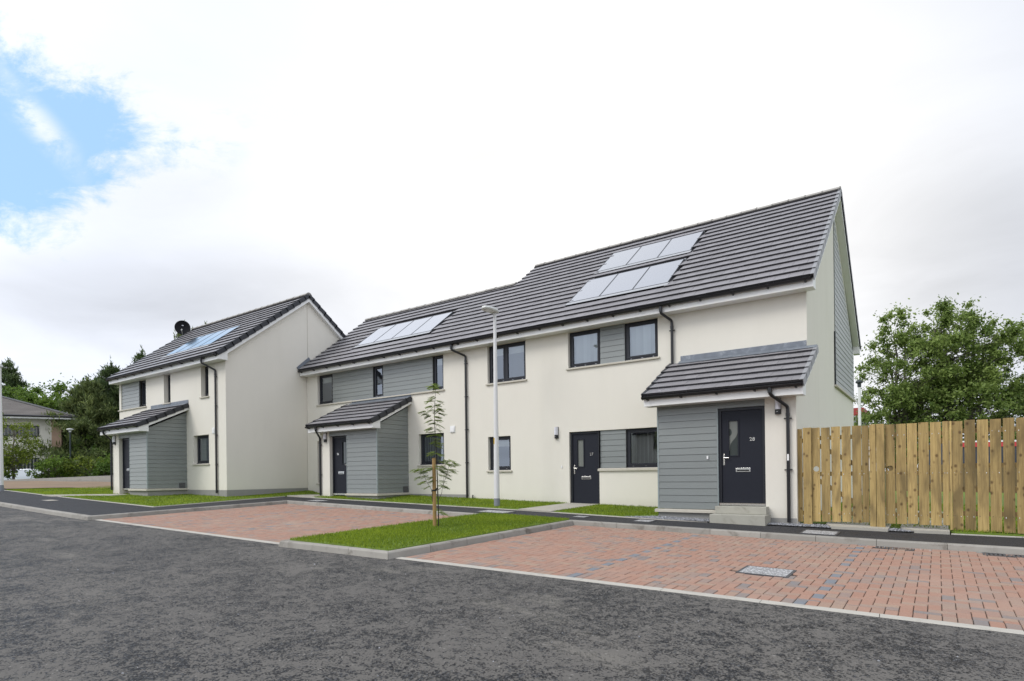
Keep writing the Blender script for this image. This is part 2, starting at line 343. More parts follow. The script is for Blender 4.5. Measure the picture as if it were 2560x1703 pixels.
def _str(t, geo):
    mp = t.nodes.new('ShaderNodeMapping'); t.links.new(geo, mp.inputs[0]); mp.inputs['Rotation'].default_value = (0, 0, R(8)); mp.inputs['Scale'].default_value = (.38, 1.0, 1); return mp.outputs[0]
def asphalt(name, fresh):
    m = bpy.data.materials.new(name); m.use_nodes = True; t = m.node_tree; b = t.nodes['Principled BSDF']; q = G(t)
    geo = t.nodes.new('ShaderNodeNewGeometry').outputs['Position']
    def vor(sc, feat='F1'):
        n = t.nodes.new('ShaderNodeTexVoronoi'); n.feature = feat; n.inputs['Scale'].default_value = sc
        n.inputs['Randomness'].default_value = 1; t.links.new(geo, n.inputs['Vector']); return n
    v1 = vor(74); ve = vor(74, 'DISTANCE_TO_EDGE')
    chipsep = t.nodes.new('ShaderNodeSeparateColor'); t.links.new(v1.outputs['Color'], chipsep.inputs[0])
    patch = q.noise(geo, 1.15, 7, .72, .35); patch2 = q.noise(geo, 5.5, 5, .65)
    patch3 = q.noise(geo, 13, 6, .74, .6)
    open_ = q.sm(q.m('ADD', q.m('ADD', q.m('MULTIPLY', patch, .36), q.m('MULTIPLY', patch2, .26)), q.m('ADD', q.m('MULTIPLY', patch3, .56), q.m('MULTIPLY', chipsep.outputs[0], .16))), .668, .702)   # where the binder has gone and chips stand open
    big = q.noise(geo, .22, 4, .5)
    if fresh:
        bound = q.mix(q.noise(geo, 40, 3, .6), (.030, .030, .033), (.050, .050, .053)); chip = q.mix(chipsep.outputs[1], (.018, .018, .020), (.075, .075, .08))
        open_ = q.m('MULTIPLY', open_, .8)
    else:
        bound = q.mix(q.noise(geo, 30, 4, .65), (.096, .091, .085), (.136, .128, .118))
        bound = q.mix(q.sm(big, .35, .7), bound, q.mix(q.noise(geo, 30, 4, .65), (.110, .104, .096), (.152, .142, .129)))
        chip = q.mix(q.m('POWER', chipsep.outputs[1], 2.0), (.009, .0095, .011), (.105, .108, .115))
    crack = q.sm(ve.outputs['Distance'], .02, .14)
    chip = q.mix(crack, (.006, .006, .007), chip)
    cl = q.mix(open_, bound, chip)
    if not fresh:
        dust = q.sm(q.noise(_str(t, geo), .75, 6, .62, .8), .56, .72)
        cl = q.mix(q.m('MULTIPLY', dust, .50), cl, (.235, .220, .190))
        spk = q.m('GREATER_THAN', chipsep.outputs[2], .994); cl = q.mix(q.m('MULTIPLY', spk, .30), cl, (.42, .41, .38))
    else:
        dust = q.sm(q.noise(geo, 1.2, 6, .65, .6), .6, .8); cl = q.mix(q.m('MULTIPLY', dust, .35), cl, (.10, .098, .094))
    t.links.new(cl, b.inputs['Base Color'])
    t.links.new(q.m('SUBTRACT', .80, q.m('MULTIPLY', open_, .25)), b.inputs['Roughness']); b.inputs['Specular IOR Level'].default_value = .22
    h = q.m('ADD', q.m('MULTIPLY', q.m('MULTIPLY', crack, open_), 1.0), q.m('MULTIPLY', q.noise(geo, 90, 3, .7), .35))
    bp = t.nodes.new('ShaderNodeBump'); bp.inputs['Strength'].default_value = .75 if not fresh else .5; bp.inputs['Distance'].default_value = .007
    t.links.new(h, bp.inputs['Height']); t.links.new(bp.outputs[0], b.inputs['Normal'])
    return m
M['road'] = asphalt('worn_asphalt', False); M['pave'] = asphalt('fresh_asphalt', True)

def paver_mat():
    m = bpy.data.materials.new('block_paver'); m.use_nodes = True; t = m.node_tree; b = t.nodes['Principled BSDF']; q = G(t)
    at = t.nodes.new('ShaderNodeAttribute'); at.attribute_name = 'tint'
    geo = t.nodes.new('ShaderNodeNewGeometry').outputs['Position']
    cr_ = t.nodes.new('ShaderNodeValToRGB'); e = cr_.color_ramp; e.interpolation = 'LINEAR'
    stops = [(0, (.315, .178, .130)), (.3, (.340, .205, .152)), (.5, (.295, .188, .148)), (.62, (.325, .226, .168)), (.74, (.268, .196, .166)), (.88, (.215, .182, .168)), (1, (.175, .192, .215))]
    while len(e.elements) < len(stops): e.elements.new(.5)
    for el, (p, c) in zip(e.elements, stops): el.position = p; el.color = (*c, 1)
    # colours blend inside one block as well
    t.links.new(q.m('ADD', at.outputs['Fac'], q.m('MULTIPLY', q.m('SUBTRACT', q.noise(geo, 11, 3, .6), .5), .18), clamp=True), cr_.inputs[0])
    f = q.m('ADD', .86, q.m('MULTIPLY', q.noise(geo, 70, 4, .7), .28))
    cl = q.mix(1.0, cr_.outputs[0], q.comb(f, f, f), 'MULTIPLY')
    cl = q.mix(q.m('MULTIPLY', q.sm(q.noise(geo, .9, 6, .65, .4), .45, .75), .30), cl, (.36, .30, .25))
    t.links.new(cl, b.inputs['Base Color']); b.inputs['Roughness'].default_value = .82; b.inputs['Specular IOR Level'].default_value = .35
    bp = t.nodes.new('ShaderNodeBump'); bp.inputs['Strength'].default_value = .3; bp.inputs['Distance'].default_value = .003
    t.links.new(q.noise(geo, 160, 3, .7), bp.inputs['Height']); t.links.new(bp.outputs[0], b.inputs['Normal'])
    return m
M['paver'] = paver_mat()
M['joint'] = mat('paver_joint_grit', (.060, .046, .038), .95, var=.4, vscale=25)

def timber_mat():
    m = bpy.data.materials.new('treated_softwood'); m.use_nodes = True; t = m.node_tree; b = t.nodes['Principled BSDF']; q = G(t)
    at = t.nodes.new('ShaderNodeAttribute'); at.attribute_name = 'tint'
    oi = t.nodes.new('ShaderNodeObjectInfo')
    geo = t.nodes.new('ShaderNodeNewGeometry').outputs['Position']
    vm = t.nodes.new('ShaderNodeVectorMath'); vm.operation = 'ADD'; t.links.new(geo, vm.inputs[0])
    t.links.new(q.comb(0.0, 0.0, q.m('MULTIPLY', oi.outputs['Random'], 37.0)), vm.inputs[1])
    mp = t.nodes.new('ShaderNodeMapping'); t.links.new(vm.outputs[0], mp.inputs[0]); mp.inputs['Scale'].default_value = (1, 1, .045)
    grain = q.noise(mp.outputs[0], 55, 6, .6, .8)
    mp2 = t.nodes.new('ShaderNodeMapping'); t.links.new(vm.outputs[0], mp2.inputs[0]); mp2.inputs['Scale'].default_value = (1, 1, .22)
    broad = q.noise(mp2.outputs[0], 4.0, 4, .55, .5)
    cl = q.mix(q.sm(grain, .3, .75), (.425, .308, .124), (.265, .184, .072))
    cl = q.mix(q.m('MULTIPLY', q.sm(broad, .44, .68), .78), cl, (.145, .105, .046))
    # knots
    mp3 = t.nodes.new('ShaderNodeMapping'); t.links.new(vm.outputs[0], mp3.inputs[0]); mp3.inputs['Scale'].default_value = (1, .2, .75)
    vo = t.nodes.new('ShaderNodeTexVoronoi'); vo.inputs['Scale'].default_value = 7.5; t.links.new(mp3.outputs[0], vo.inputs['Vector'])
    kn = q.m('SUBTRACT', 1.0, q.sm(vo.outputs['Distance'], .06, .26))
    cl = q.mix(q.m('MULTIPLY', kn, .8), cl, (.075, .040, .016))
    f = at.outputs['Fac']; cl = q.mix(1.0, cl, q.comb(f, f, f), 'MULTIPLY')
    t.links.new(cl, b.inputs['Base Color']); b.inputs['Roughness'].default_value = .7; b.inputs['Specular IOR Level'].default_value = .3
    bp = t.nodes.new('ShaderNodeBump'); bp.inputs['Strength'].default_value = .25; bp.inputs['Distance'].default_value = .004
    t.links.new(grain, bp.inputs['Height']); t.links.new(bp.outputs[0], b.inputs['Normal'])
    return m
M['timber'] = timber_mat()
def tread_mat():
    m = mat('galvanised_tread_plate', (.42, .43, .44), .55, metal=.15, var=.15, vscale=9); t = m.node_tree; b = t.nodes['Principled BSDF']; q = G(t)
    geo = t.nodes.new('ShaderNodeNewGeometry').outputs['Position']
    ch = t.nodes.new('ShaderNodeTexVoronoi'); ch.inputs['Scale'].default_value = 34; t.links.new(geo, ch.inputs['Vector'])
    k = q.sm(ch.outputs['Distance'], .2, .55)
    cl = q.mix(k, (.66, .665, .67), (.26, .26, .265)); t.links.new(cl, b.inputs['Base Color'])
    bp = t.nodes.new('ShaderNodeBump'); bp.inputs['Strength'].default_value = .8; bp.inputs['Distance'].default_value = .006; bp.invert = True
    t.links.new(ch.outputs['Distance'], bp.inputs['Height']); t.links.new(bp.outputs[0], b.inputs['Normal']); return m
M['tread'] = tread_mat()

# ------------------------------------------------------------------ ground
def clampf(x, a, b): return max(a, min(b, x))
def K(x, y):      # pavement / kerb-top level of the gently sloping site
    return .45 - .0244*clampf(x, -46, 12) + .02*clampf(y, -34, 6)
def RD(x, y): return K(x, y) - .10
def GR(x, y):     # lawns rise slightly to the house walls
    return K(x, y) + .02 + .07*clampf((y+1.9)/1.9, 0, 1)
def clip(poly, x0, x1, y0, y1):
    def cut(P, ins, inter):
        out = []
        for i in range(len(P)):
            a, b = P[i-1], P[i]
            if ins(b):
                if not ins(a): out.append(inter(a, b))
                out.append(b)
            elif ins(a): out.append(inter(a, b))
        return out
    def ix(c): return lambda a, b: (c, a[1]+(b[1]-a[1])*(c-a[0])/(b[0]-a[0]))
    def iy(c): return lambda a, b: (a[0]+(b[0]-a[0])*(c-a[1])/(b[1]-a[1]), c)
    for ins, it in ((lambda p: p[0] >= x0, ix(x0)), (lambda p: p[0] <= x1, ix(x1)), (lambda p: p[1] >= y0, iy(y0)), (lambda p: p[1] <= y1, iy(y1))):
        if not poly: return []
        poly = cut(poly, ins, it)
    return poly
def sheet(name, poly, zf, m, step=2.0, kind='structure', thick=0):
    b = MB(); xs = [p[0] for p in poly]; ys = [p[1] for p in poly]
    for i in range(math.floor(min(xs)/step), math.ceil(max(xs)/step)):
        for j in range(math.floor(min(ys)/step), math.ceil(max(ys)/step)):
            c = clip(poly, i*step, (i+1)*step, j*step, (j+1)*step)
            if len(c) >= 3:
                ar = sum(c[k-1][0]*c[k][1]-c[k][0]*c[k-1][1] for k in range(len(c)))/2
                if abs(ar) < 1e-6: continue
                if ar < 0: c = c[::-1]
                b.ngon([(x, y, zf(x, y)) for x, y in c])
    if thick:
        n = len(poly); ar = sum(poly[k-1][0]*poly[k][1]-poly[k][0]*poly[k-1][1] for k in range(n)); P = poly if ar > 0 else poly[::-1]
        for k in range(n):
            (xa, ya), (xb, yb) = P[k-1], P[k]
            b.ngon([(xa, ya, zf(xa, ya)-thick), (xb, yb, zf(xb, yb)-thick), (xb, yb, zf(xb, yb)), (xa, ya, zf(xa, ya))])
    o = b.build(name, m); 
    if kind: o['kind'] = kind
    return o
def inpoly(P, x, y):
    r = np.zeros(len(x), bool); n = len(P)
    for i in range(n):
        x0, y0 = P[i-1]; x1, y1 = P[i]
        if y0 == y1: continue
        c = ((y0 > y) != (y1 > y)) & (x < (x1-x0)*(y-y0)/(y1-y0)+x0); r ^= c
    return r
def inset(P, w, left=True):
    """mitred offset of an open polyline"""
    out = []; n = len(P)
    for i in range(n):
        ns = []
        for a, b in ((i-1, i), (i, i+1)):
            if a < 0 or b >= n: continue
            dx, dy = P[b][0]-P[a][0], P[b][1]-P[a][1]; L = math.hypot(dx, dy); ns.append((-dy/L, dx/L))
        if len(ns) == 1: nx, ny = ns[0]; k = 1
        else:
            nx, ny = ns[0][0]+ns[1][0], ns[0][1]+ns[1][1]; L = math.hypot(nx, ny); nx /= L; ny /= L; k = 1/(nx*ns[0][0]+ny*ns[0][1])
        s = w*k*(1 if left else -1); out.append((P[i][0]+nx*s, P[i][1]+ny*s))
    return out
def kerb(name, P, wd, top, bot, m, stone=.915, gap=.006, ch=.018, left=True, bat=.03):
    """run of kerb stones; P is the front top edge"""
    Q = inset(P, wd, left); F = inset(P, -bat, left); b = MB()
    for i in range(len(P)-1):
        L = math.hypot(P[i+1][0]-P[i][0], P[i+1][1]-P[i][1]); n = max(1, round(L/stone))
        lerp = lambda A, t: (A[i][0]+(A[i+1][0]-A[i][0])*t, A[i][1]+(A[i+1][1]-A[i][1])*t)
        for j in range(n):
            t0, t1 = j/n+gap/L/2, (j+1)/n-gap/L/2
            sec = []
            for t in (t0, t1):
                p, q, f = lerp(P, t), lerp(Q, t), lerp(F, t)
                c = (p[0]+(q[0]-p[0])*ch/wd, p[1]+(q[1]-p[1])*ch/wd)
                sec.append([(*f, bot(*f)), (*p, top(*p)-ch), (*c, top(*c)), (*q, top(*q)), (*q, bot(*q))])
            k = 5; fs = [tuple(range(k)), tuple(range(2*k-1, k-1, -1))]+[(a, k+a, k+(a+1) % k, (a+1) % k) for a in range(k)]
            if not left: fs = [f[::-1] for f in fs]
            b.add(sec[0]+sec[1], fs, 0, random.uniform(.86, 1.08))
    o = b.build(name, m); o['kind'] = 'structure'; return o

big = [(-400, -300), (300, -300), (300, 500), (-400, 500)]
sheet('ground', big, lambda x, y: K(x, y)-.28, M['dullgrass'], 20)
road_front = [(-70, -7.2), (-40, -8.05), (-21.93, -8.64), (-14.42, -8.81), (-14.42, -8.715), (-6.72, -8.56), (-6.72, -8.68), (-4.25, -8.52), (-4.25, -8.42), (-.19, -8.235), (2.93, -8.075), (8, -7.82), (30, -6.6)]
sheet('road', road_front+[(30, -34), (-70, -34)], RD, M['road'], 4)
pave = [(-60, -7.2), (-40, -7.93), (-21.9, -8.53), (-17.5, -8.66), (-14.58, -8.70), (-15.11, -2.92), (-11.3, -3.0), (-6.9, -3.03), (-4.3, -3.06), (-2.1, -3.03), (1.5, -2.92), (3.4, -2.74), (8, -2.05), (30, 1.5),
        (30, 2.6), (8, -.95), (3.5, -1.36), (2.5, -1.50), (1.5, -1.66), (-.6, -1.80), (-2.55, -2.0), (-3.6, -1.95), (-5.63, -1.83), (-6.58, -1.80), (-10, -1.79), (-13, -1.77), (-15.6, -1.80), (-16.9, -1.77), (-15.93, -6.71), (-25.3, -6.46), (-31.5, -6.19), (-60, -4.6)]
sheet('pavement', pave, lambda x, y: K(x, y)-.006, M['pave'], 3)
kA = [(-60, -7.3), (-40, -8.08), (-21.93, -8.67), (-17.55, -8.8), (-14.44, -8.84), (-14.97, -3.05), (-11.29, -3.13), (-6.93, -3.16)]
kB = [(-6.86, -3.19), (-6.72, -8.70), (-4.25, -8.54), (-4.19, -3.19), (-2.12, -3.16), (1.5, -3.05), (3.4, -2.87), (8, -2.18), (30, 1.4)]
kerb('kerb', kA, .13, K, lambda x, y: RD(x, y)-.06, M['kerb'])
kerb('kerb', kB, .13, K, lambda x, y: RD(x, y)-.06, M['kerb'])
# flush channel blocks in front of the bays, pale edging along the lawns
kerb('kerb', [(-14.40, -8.71), (-6.78, -8.565)], .125, lambda x, y: RD(x, y)+.006, lambda x, y: RD(x, y)-.08, M['edging'], ch=.006, bat=.0)
kerb('kerb', [(-4.22, -8.425), (-.19, -8.24), (2.93, -8.08), (8, -7.825), (30, -6.6)], .125, lambda x, y: RD(x, y)+.006, lambda x, y: RD(x, y)-.08, M['edging'], ch=.006, bat=.0)
for P in ([(-60, -4.6), (-31.5, -6.19), (-25.3, -6.46)], [(-24.15, -6.5), (-15.93, -6.71), (-16.88, -1.85)], [(-15.5, -1.79), (-13, -1.77), (-6.62, -1.80)], [(-5.6, -1.83), (-3.6, -1.95), (-2.55, -2.0), (-1.65, -1.92)], [(2.52, -1.50), (3.5, -1.36), (8, -.95), (30, 2.6)]):
    kerb('kerb', P, .05, lambda x, y: K(x, y)+.012, lambda x, y: K(x, y)-.1, M['edging'], ch=.006, bat=0)

# block paved bays: every block is geometry, herringbone with a soldier course at the channel
A = .1125
def bay(poly, front, marks, skip, seed):
    rnd = random.Random(seed); b = MB(); x0 = min(p[0] for p in poly); x1 = max(p[0] for p in poly); y0 = min(p[1] for p in poly); y1 = max(p[1] for p in poly)
    def fy(x):
        for (xa, ya), (xb, yb) in zip(front, front[1:]):
            if xa <= x <= xb: return ya+(yb-ya)*(x-xa)/(xb-xa)
        return front[0][1] if x < front[0][0] else front[-1][1]
    h = lambda x, y: RD(x, y)+.004
    def put(bx0, bx1, by0, by1, t):
        if any(a < (bx0+bx1)/2 < c and e < (by0+by1)/2 < f for a, c, e, f in skip): return
        gp = .0032; c = clip(poly, bx0+gp, bx1-gp, by0+gp, by1-gp)
        if len(c) < 3: return
        ar = sum(c[k-1][0]*c[k][1]-c[k][0]*c[k-1][1] for k in range(len(c)))/2
        if abs(ar) < 2e-4: return
        if ar < 0: c = c[::-1]
        mx = sum(p[0] for p in c)/len(c); my = sum(p[1] for p in c)/len(c); dzz = rnd.uniform(-.003, .003)
        e = .005; n = len(c)
        ins = [(mx+(x-mx)*(1-e/max(abs(x-mx), .02)), my+(y-my)*(1-e/max(abs(y-my), .02))) for x, y in c]
        pts = [(x, y, h(x, y)-.03) for x, y in c]+[(x, y, h(x, y)-.005+dzz) for x, y in c]+[(x, y, h(x, y)+dzz) for x, y in ins]
        b.add(pts, [tuple(range(2*n, 3*n))]+[(i, (i+1) % n, n+(i+1) % n, n+i) for i in range(n)]+[(n+i, n+(i+1) % n, 2*n+(i+1) % n, 2*n+i) for i in range(n)], 0, t)
    def colr():
        r = rnd.random()
        return rnd.uniform(0, .55) if r < .66 else rnd.uniform(.5, .72) if r < .90 else rnd.uniform(.68, .9)
    # soldier course along the front
    x = x0
    while x < x1:
        y = fy(x+A/2)
        t = .985 if any(abs(x+A/2-mx) < A/2 for mx in marks) else colr()
        put(x, x+A, y, y+2*A, t); x += A
    pl = poly
    i0, i1 = int(x0/A)-2, int(x1/A)+2; j0, j1 = int(y0/A)-2, int(y1/A)+2
    for i in range(i0, i1):
        for j in range(j0, j1):
            k = (i-j) % 4; X, Y = i*A, j*A
            base = fy(X)+2*A
            if k == 0:
                lo, hi = max(Y, fy(X+A)+2*A), Y+A
                if hi-lo > .02: put(X, X+2*A, lo, hi, colr())
            elif k == 3:
                lo, hi = max(Y, fy(X+A/2)+2*A), Y+2*A
                if hi-lo > .02: put(X, X+A, lo, hi, .985 if any(abs(X+A/2-mx) < A/2 for mx in marks) and rnd.random() < .93 else colr())
    o = b.build('parking_bay', M['paver']); o['kind'] = 'structure'
    return o
Lbay = [(-14.38, -8.585), (-6.80, -8.44), (-6.93, -3.19), (-14.90, -3.08)]
Rbay = [(-4.16, -8.298), (-.19, -8.115), (2.93, -7.955), (9, -7.65), (9, -2.08), (3.4, -2.90), (1.5, -3.08), (-2.1, -3.19), (-4.13, -3.22)]
GULLY = [(1.50, 2.02, -3.34, -3.12), (2.88, 3.40, -3.24, -2.96)]
MAN = (.215, .835, -6.715, -6.14)
sheet('bay_base', Lbay, lambda x, y: RD(x, y)-.012, M['joint'], 3); sheet('bay_base', Rbay, lambda x, y: RD(x, y)-.012, M['joint'], 3)
bay(Lbay, [(-14.5, -8.587), (-6.7, -8.438)], [-12.19, -9.5], [], 3)
bay(Rbay, [(-4.3, -8.304), (-.19, -8.115), (2.93, -7.955), (9, -7.65)], [-1.406, 1.238, 3.9], [MAN, *GULLY], 5)

# lawns
ISL = [(-6.62, -8.575), (-4.37, -8.42), (-4.32, -3.10), (-4.6, -3.06), (-6.76, -3.04)]
LAWNS = {
 'island': (ISL, lambda x, y: K(x, y)+.015),
 'left': ([(-31.5, -6.13), (-25.3, -6.40), (-24.15, -6.42), (-15.99, -6.65), (-16.94, -1.85), (-16.6, -.9), (-16.2, -.75), (-18.1, .05), (-18.13, -3.3), (-29.2, -3.3), (-29.5, 3), (-30.5, 3)], GR),
 'mid': ([(-15.5, -1.72), (-13, -1.71), (-6.64, -1.74), (-6.16, -.0), (-12.4, .02), (-15.4, .02), (-15.3, -1.2)], GR),
 'door': ([(-5.55, -1.77), (-3.6, -1.89), (-2.95, -1.42), (-2.93, .02), (-5.15, .02)], GR),
 'right': ([(2.58, -1.43), (3.5, -1.30), (8, -.89), (30, 2.6), (30, 4), (2.5, -1.2)], GR),
 'back': ([(.02, -1.15), (2.5, -1.2), (30, 4), (30, 19), (.02, 19)], lambda x, y: K(x, y)+.03)}
for nm, (P, zf) in LAWNS.items(): sheet('lawn', P, zf, M['turf'], 1.0, thick=.12 if nm == 'island' else .05)
def blades(P, zf, dens, h0, h1, wd, seed, edge=0.0, tlo=0, thi=1, path=None):
    r = np.random.default_rng(seed); xs = [p[0] for p in P]; ys = [p[1] for p in P]
    ar = (max(xs)-min(xs))*(max(ys)-min(ys)); n = int(ar*dens)
    x = r.uniform(min(xs), max(xs), n); y = r.uniform(min(ys), max(ys), n); k = inpoly(P, x, y)
    if path is not None: k &= ~inpoly(path, x, y)
    # thinner growth in places
    fld = np.sin(x*1.9+np.sin(y*2.3))*np.cos(y*1.7+np.sin(x*1.1)); k &= r.random(n) < .80+.35*fld
    x, y, fld = x[k], y[k], fld[k]; n = len(x); z = np.array([zf(a, b) for a, b in zip(x, y)])
    an = r.uniform(0, 2*np.pi, n); h = r.uniform(h0, h1, n); ln = r.uniform(.1, .75, n)*h; la = r.uniform(0, 2*np.pi, n)
    w_ = wd*r.uniform(.7, 1.3, n); dx, dy = np.cos(an)*w_, np.sin(an)*w_; lx, ly = np.cos(la)*ln, np.sin(la)*ln
    V = np.zeros((n, 4, 3))
    V[:, 0] = np.c_[x-dx, y-dy, z-.005]; V[:, 1] = np.c_[x+dx, y+dy, z-.005]
    V[:, 2] = np.c_[x+dx*.6+lx*.55, y+dy*.6+ly*.55, z+h*.65]; V[:, 3] = np.c_[x+lx, y+ly, z+h]
    t = np.clip(r.normal(.46, .28, n)+.18*fld, 0, 1)
    return V, tlo+t*(thi-tlo)
LPATH = [(-25.3, -6.6), (-24.15, -6.6), (-22.5, -5.35), (-22.45, -4.7), (-23.3, -4.7)]
def grass(name, jobs):
    o = quads(name, np.concatenate([j[0] for j in jobs]), M['grass'], tint=np.concatenate([j[1] for j in jobs])); o['kind'] = 'stuff'; return o
grass('grass', [blades(ISL, LAWNS['island'][1], 3600, .018, .045, .0045, 1), blades([(-6.66, -8.62), (-4.34, -8.46), (-4.29, -3.12), (-6.80, -3.02)], LAWNS['island'][1], 700, .025, .060, .004, 2)])
grass('grass', [blades(LAWNS['left'][0], GR, 800, .02, .05, .008, 3, path=LPATH), blades(LAWNS['mid'][0], GR, 1700, .02, .055, .006, 4), blades(LAWNS['door'][0], GR, 2200, .02, .055, .006, 5)])
grass('grass', [blades([(2.58, -1.43), (3.5, -1.30), (6, -1.1), (6, -.6), (2.5, -1.2)], GR, 2500, .03, .07, .005, 6), blades([(.1, -1.1), (6, -1), (8, 6), (.1, 6)], LAWNS['back'][1], 400, .03, .07, .008, 7)])
# slab paths
sheet('path', LPATH, lambda x, y: GR(x, y)+.012, M['slab'], 1, thick=.04)
sheet('path', [(-16.88, -1.78), (-15.5, -1.80), (-14.9, -1.5), (-13.95, -1.38), (-15.2, -1.15), (-16.25, -.80), (-16.6, -.95)], lambda x, y: K(x, y)+.036, M['slab'], 1, thick=.05)
sheet('path', [(-6.62, -1.80), (-5.6, -1.83), (-5.15, .02), (-6.13, .02)], lambda x, y: GR(x, y)+.012, M['slab'], 1, thick=.05)
sheet('path', [(.66, -1.72), (1.58, -1.64), (1.58, -1.2), (1.6, 4), (.5, 4), (.5, -1.2)], lambda x, y: K(x, y)+.045, M['slab'], 1, thick=.07)
sheet('path', [(1.98, -1.58), (2.5, -1.50), (2.5, -1.2), (2.45, 3), (1.75, 3), (1.75, -1.2)], lambda x, y: K(x, y)+.047, M['slab'], 1, thick=.07)
# gravel margins
GRV = [[(-3.55, -1.93), (-2.55, -1.99), (-1.62, -1.93), (-1.62, -1.38), (-2.95, -1.38)], [(-.5, -1.80), (.66, -1.73), (.5, -1.2), (-.5, -1.36)], [(1.58, -1.65), (1.98, -1.58), (1.80, -1.2), (1.58, -1.2)]]
for P in GRV: sheet('gravel_bed', P, lambda x, y: K(x, y)+.012, M['gravelbed'], 1)
def stones(polys, dens, seed):
    r = np.random.default_rng(seed); VV = []; TT = []
    for P in polys:
        xs = [p[0] for p in P]; ys = [p[1] for p in P]; n = int((max(xs)-min(xs))*(max(ys)-min(ys))*dens)
        x = r.uniform(min(xs), max(xs), n); y = r.uniform(min(ys), max(ys), n); k = inpoly(P, x, y); x, y = x[k], y[k]
        for a, b in zip(x, y):
            s = r.uniform(.008, .018); c = np.array([a, b, K(a, b)+.012+s*.5])
            q = np.array([(1, 0, 0), (0, 1, 0), (-1, 0, 0), (0, -1, 0)])*s*r.uniform(.6, 1.25, (4, 1)); th = r.uniform(0, 6.28); Rm = np.array([[math.cos(th), -math.sin(th), 0], [math.sin(th), math.cos(th), 0], [0, 0, 1]])
            q = q@Rm.T; q[:, 2] += r.uniform(-.4, .4, 4)*s; tp = c+np.array([r.uniform(-.3, .3)*s, r.uniform(-.3, .3)*s, s*r.uniform(.5, .9)]); bt = c-np.array([0, 0, s]); q = q+c
            t = r.uniform(.45, 1.75)
            for i in range(4):
                VV.append([q[i], q[(i+1) % 4], tp]); TT.append(t*r.uniform(.9, 1.1)); VV.append([q[(i+1) % 4], q[i], bt]); TT.append(t)
    o = quads('gravel', np.array(VV), M['gravel'], tint=np.array(TT), k=3); o['kind'] = 'stuff'; return o
stones(GRV, 1500, 11)
# loose grit swept against kerbs and on the road
def grit():
    r = np.random.default_rng(5); VV = []; TT = []
    pts = [(r.uniform(-8, 6), r.uniform(-13, -8.9)) for _ in range(170)]+[(1.75+r.normal(0, .3), -3.2+r.normal(0, .05)) for _ in range(40)]
    for a, b in pts:
        s = abs(r.normal(.004, .003))+.002; z = RD(a, b)+s*.3+(.004 if b > -8 else 0); c = np.array([a, b, z])
        q = np.array([(1, 0, 0), (0, 1, 0), (-1, 0, 0), (0, -1, 0)])*s*r.uniform(.6, 1.3, (4, 1))+c; tp = c+np.array([0, 0, s])
        for i in range(4): VV.append([q[i], q[(i+1) % 4], tp]); TT.append(r.uniform(.7, 2.0))
    o = quads('grit', np.array(VV), M['gravel'], tint=np.array(TT), k=3); o['kind'] = 'stuff'
grit()
peb = MB()
def pebble(b, c, s, seed):
    r = random.Random(seed); P = []
    for i in range(5):
        la = -1.2+i*.6
        for j in range(7):
            lo = j*2*math.pi/7; q = s*r.uniform(.8, 1.15); P.append((c[0]+q*1.3*math.cos(la)*math.cos(lo), c[1]+q*math.cos(la)*math.sin(lo), c[2]+q*.7*math.sin(la)))
    fs = [(i*7+j, i*7+(j+1) % 7, (i+1)*7+(j+1) % 7, (i+1)*7+j) for i in range(4) for j in range(7)]+[tuple(range(6, -1, -1)), tuple(28+j for j in range(7))]
    b.add(P, fs)
pebble(peb, (1.95, -10.62, RD(1.95, -10.62)+.012), .022, 4)
tag(peb.build('pebble', M['stone'], smooth=True), 'single pale loose stone lying on the worn asphalt near the bottom of the picture', 'stone')
# far side: bare soil bank, small road with concrete edgings
def soilz(x, y): return K(x, y)+.02+.20*clampf((-29.5-x)/7, 0, 1)+.02*math.sin(x*1.3+y*.7)*math.sin(y*.9)
sheet('soil_bank', [(-29.2, -3.3), (-29.5, 3), (-29.5, 12), (-27, 12), (-27, 20), (-34, 8), (-33.6, -1.2), (-38.6, -4.7), (-46, -7.8), (-46, -6.2), (-31.6, -6.1), (-30.5, -4)], soilz, M['soil'], .8)
def strip(name, P, wd, z0f, h, m):
    Q = inset(P, wd); b = MB()
    for i in range(len(P)-1):
        b.hexa([(*P[i], z0f(*P[i])-.3), (*P[i+1], z0f(*P[i+1])-.3), (*Q[i+1], z0f(*Q[i+1])-.3), (*Q[i], z0f(*Q[i])-.3), (*P[i], z0f(*P[i])+h), (*P[i+1], z0f(*P[i+1])+h), (*Q[i+1], z0f(*Q[i+1])+h), (*Q[i], z0f(*Q[i])+h)])
    o = b.build(name, m); o['kind'] = 'structure'; return o
zfar = lambda x, y: 1.42+.035*(x+38.5)
strip('kerb', [(-56, -15), (-44.6, -8.4), (-38.55, -4.53), (-33.82, -1.14), (-28, 3.4)], .16, zfar, .10, M['edging'])
strip('road', [(-56.1, -14.8), (-44.7, -8.2), (-38.65, -4.33), (-33.92, -.94), (-28, 3.6)], 1.5, zfar, .03, M['road'])
strip('kerb', [(-57.5, -13.9), (-45.9, -7.2), (-39.83, -3.21), (-34.95, .28), (-29, 4.9)], .3, zfar, .24, M['edging'])
hb = MB()
for i in range(40):
    x0 = -420+i*12; hz = lambda x: 26+9*math.sin(x*.011)+4*math.sin(x*.031+1)
    x1 = x0+12; y = 330
    hb.add([(x0, y, 0), (x1, y, 0), (x1, y+60, hz(x1)*.8), (x0, y+60, hz(x0)*.8), (x1, y+160, hz(x1)), (x0, y+160, hz(x0))], [(0, 1, 2, 3), (3, 2, 4, 5)])
hl = hb.build('hills', mat('far_hill', (.11, .155, .17), .95, var=.2, vscale=.02)); hl['kind'] = 'structure'
hl.location = (-420, -100, 0)

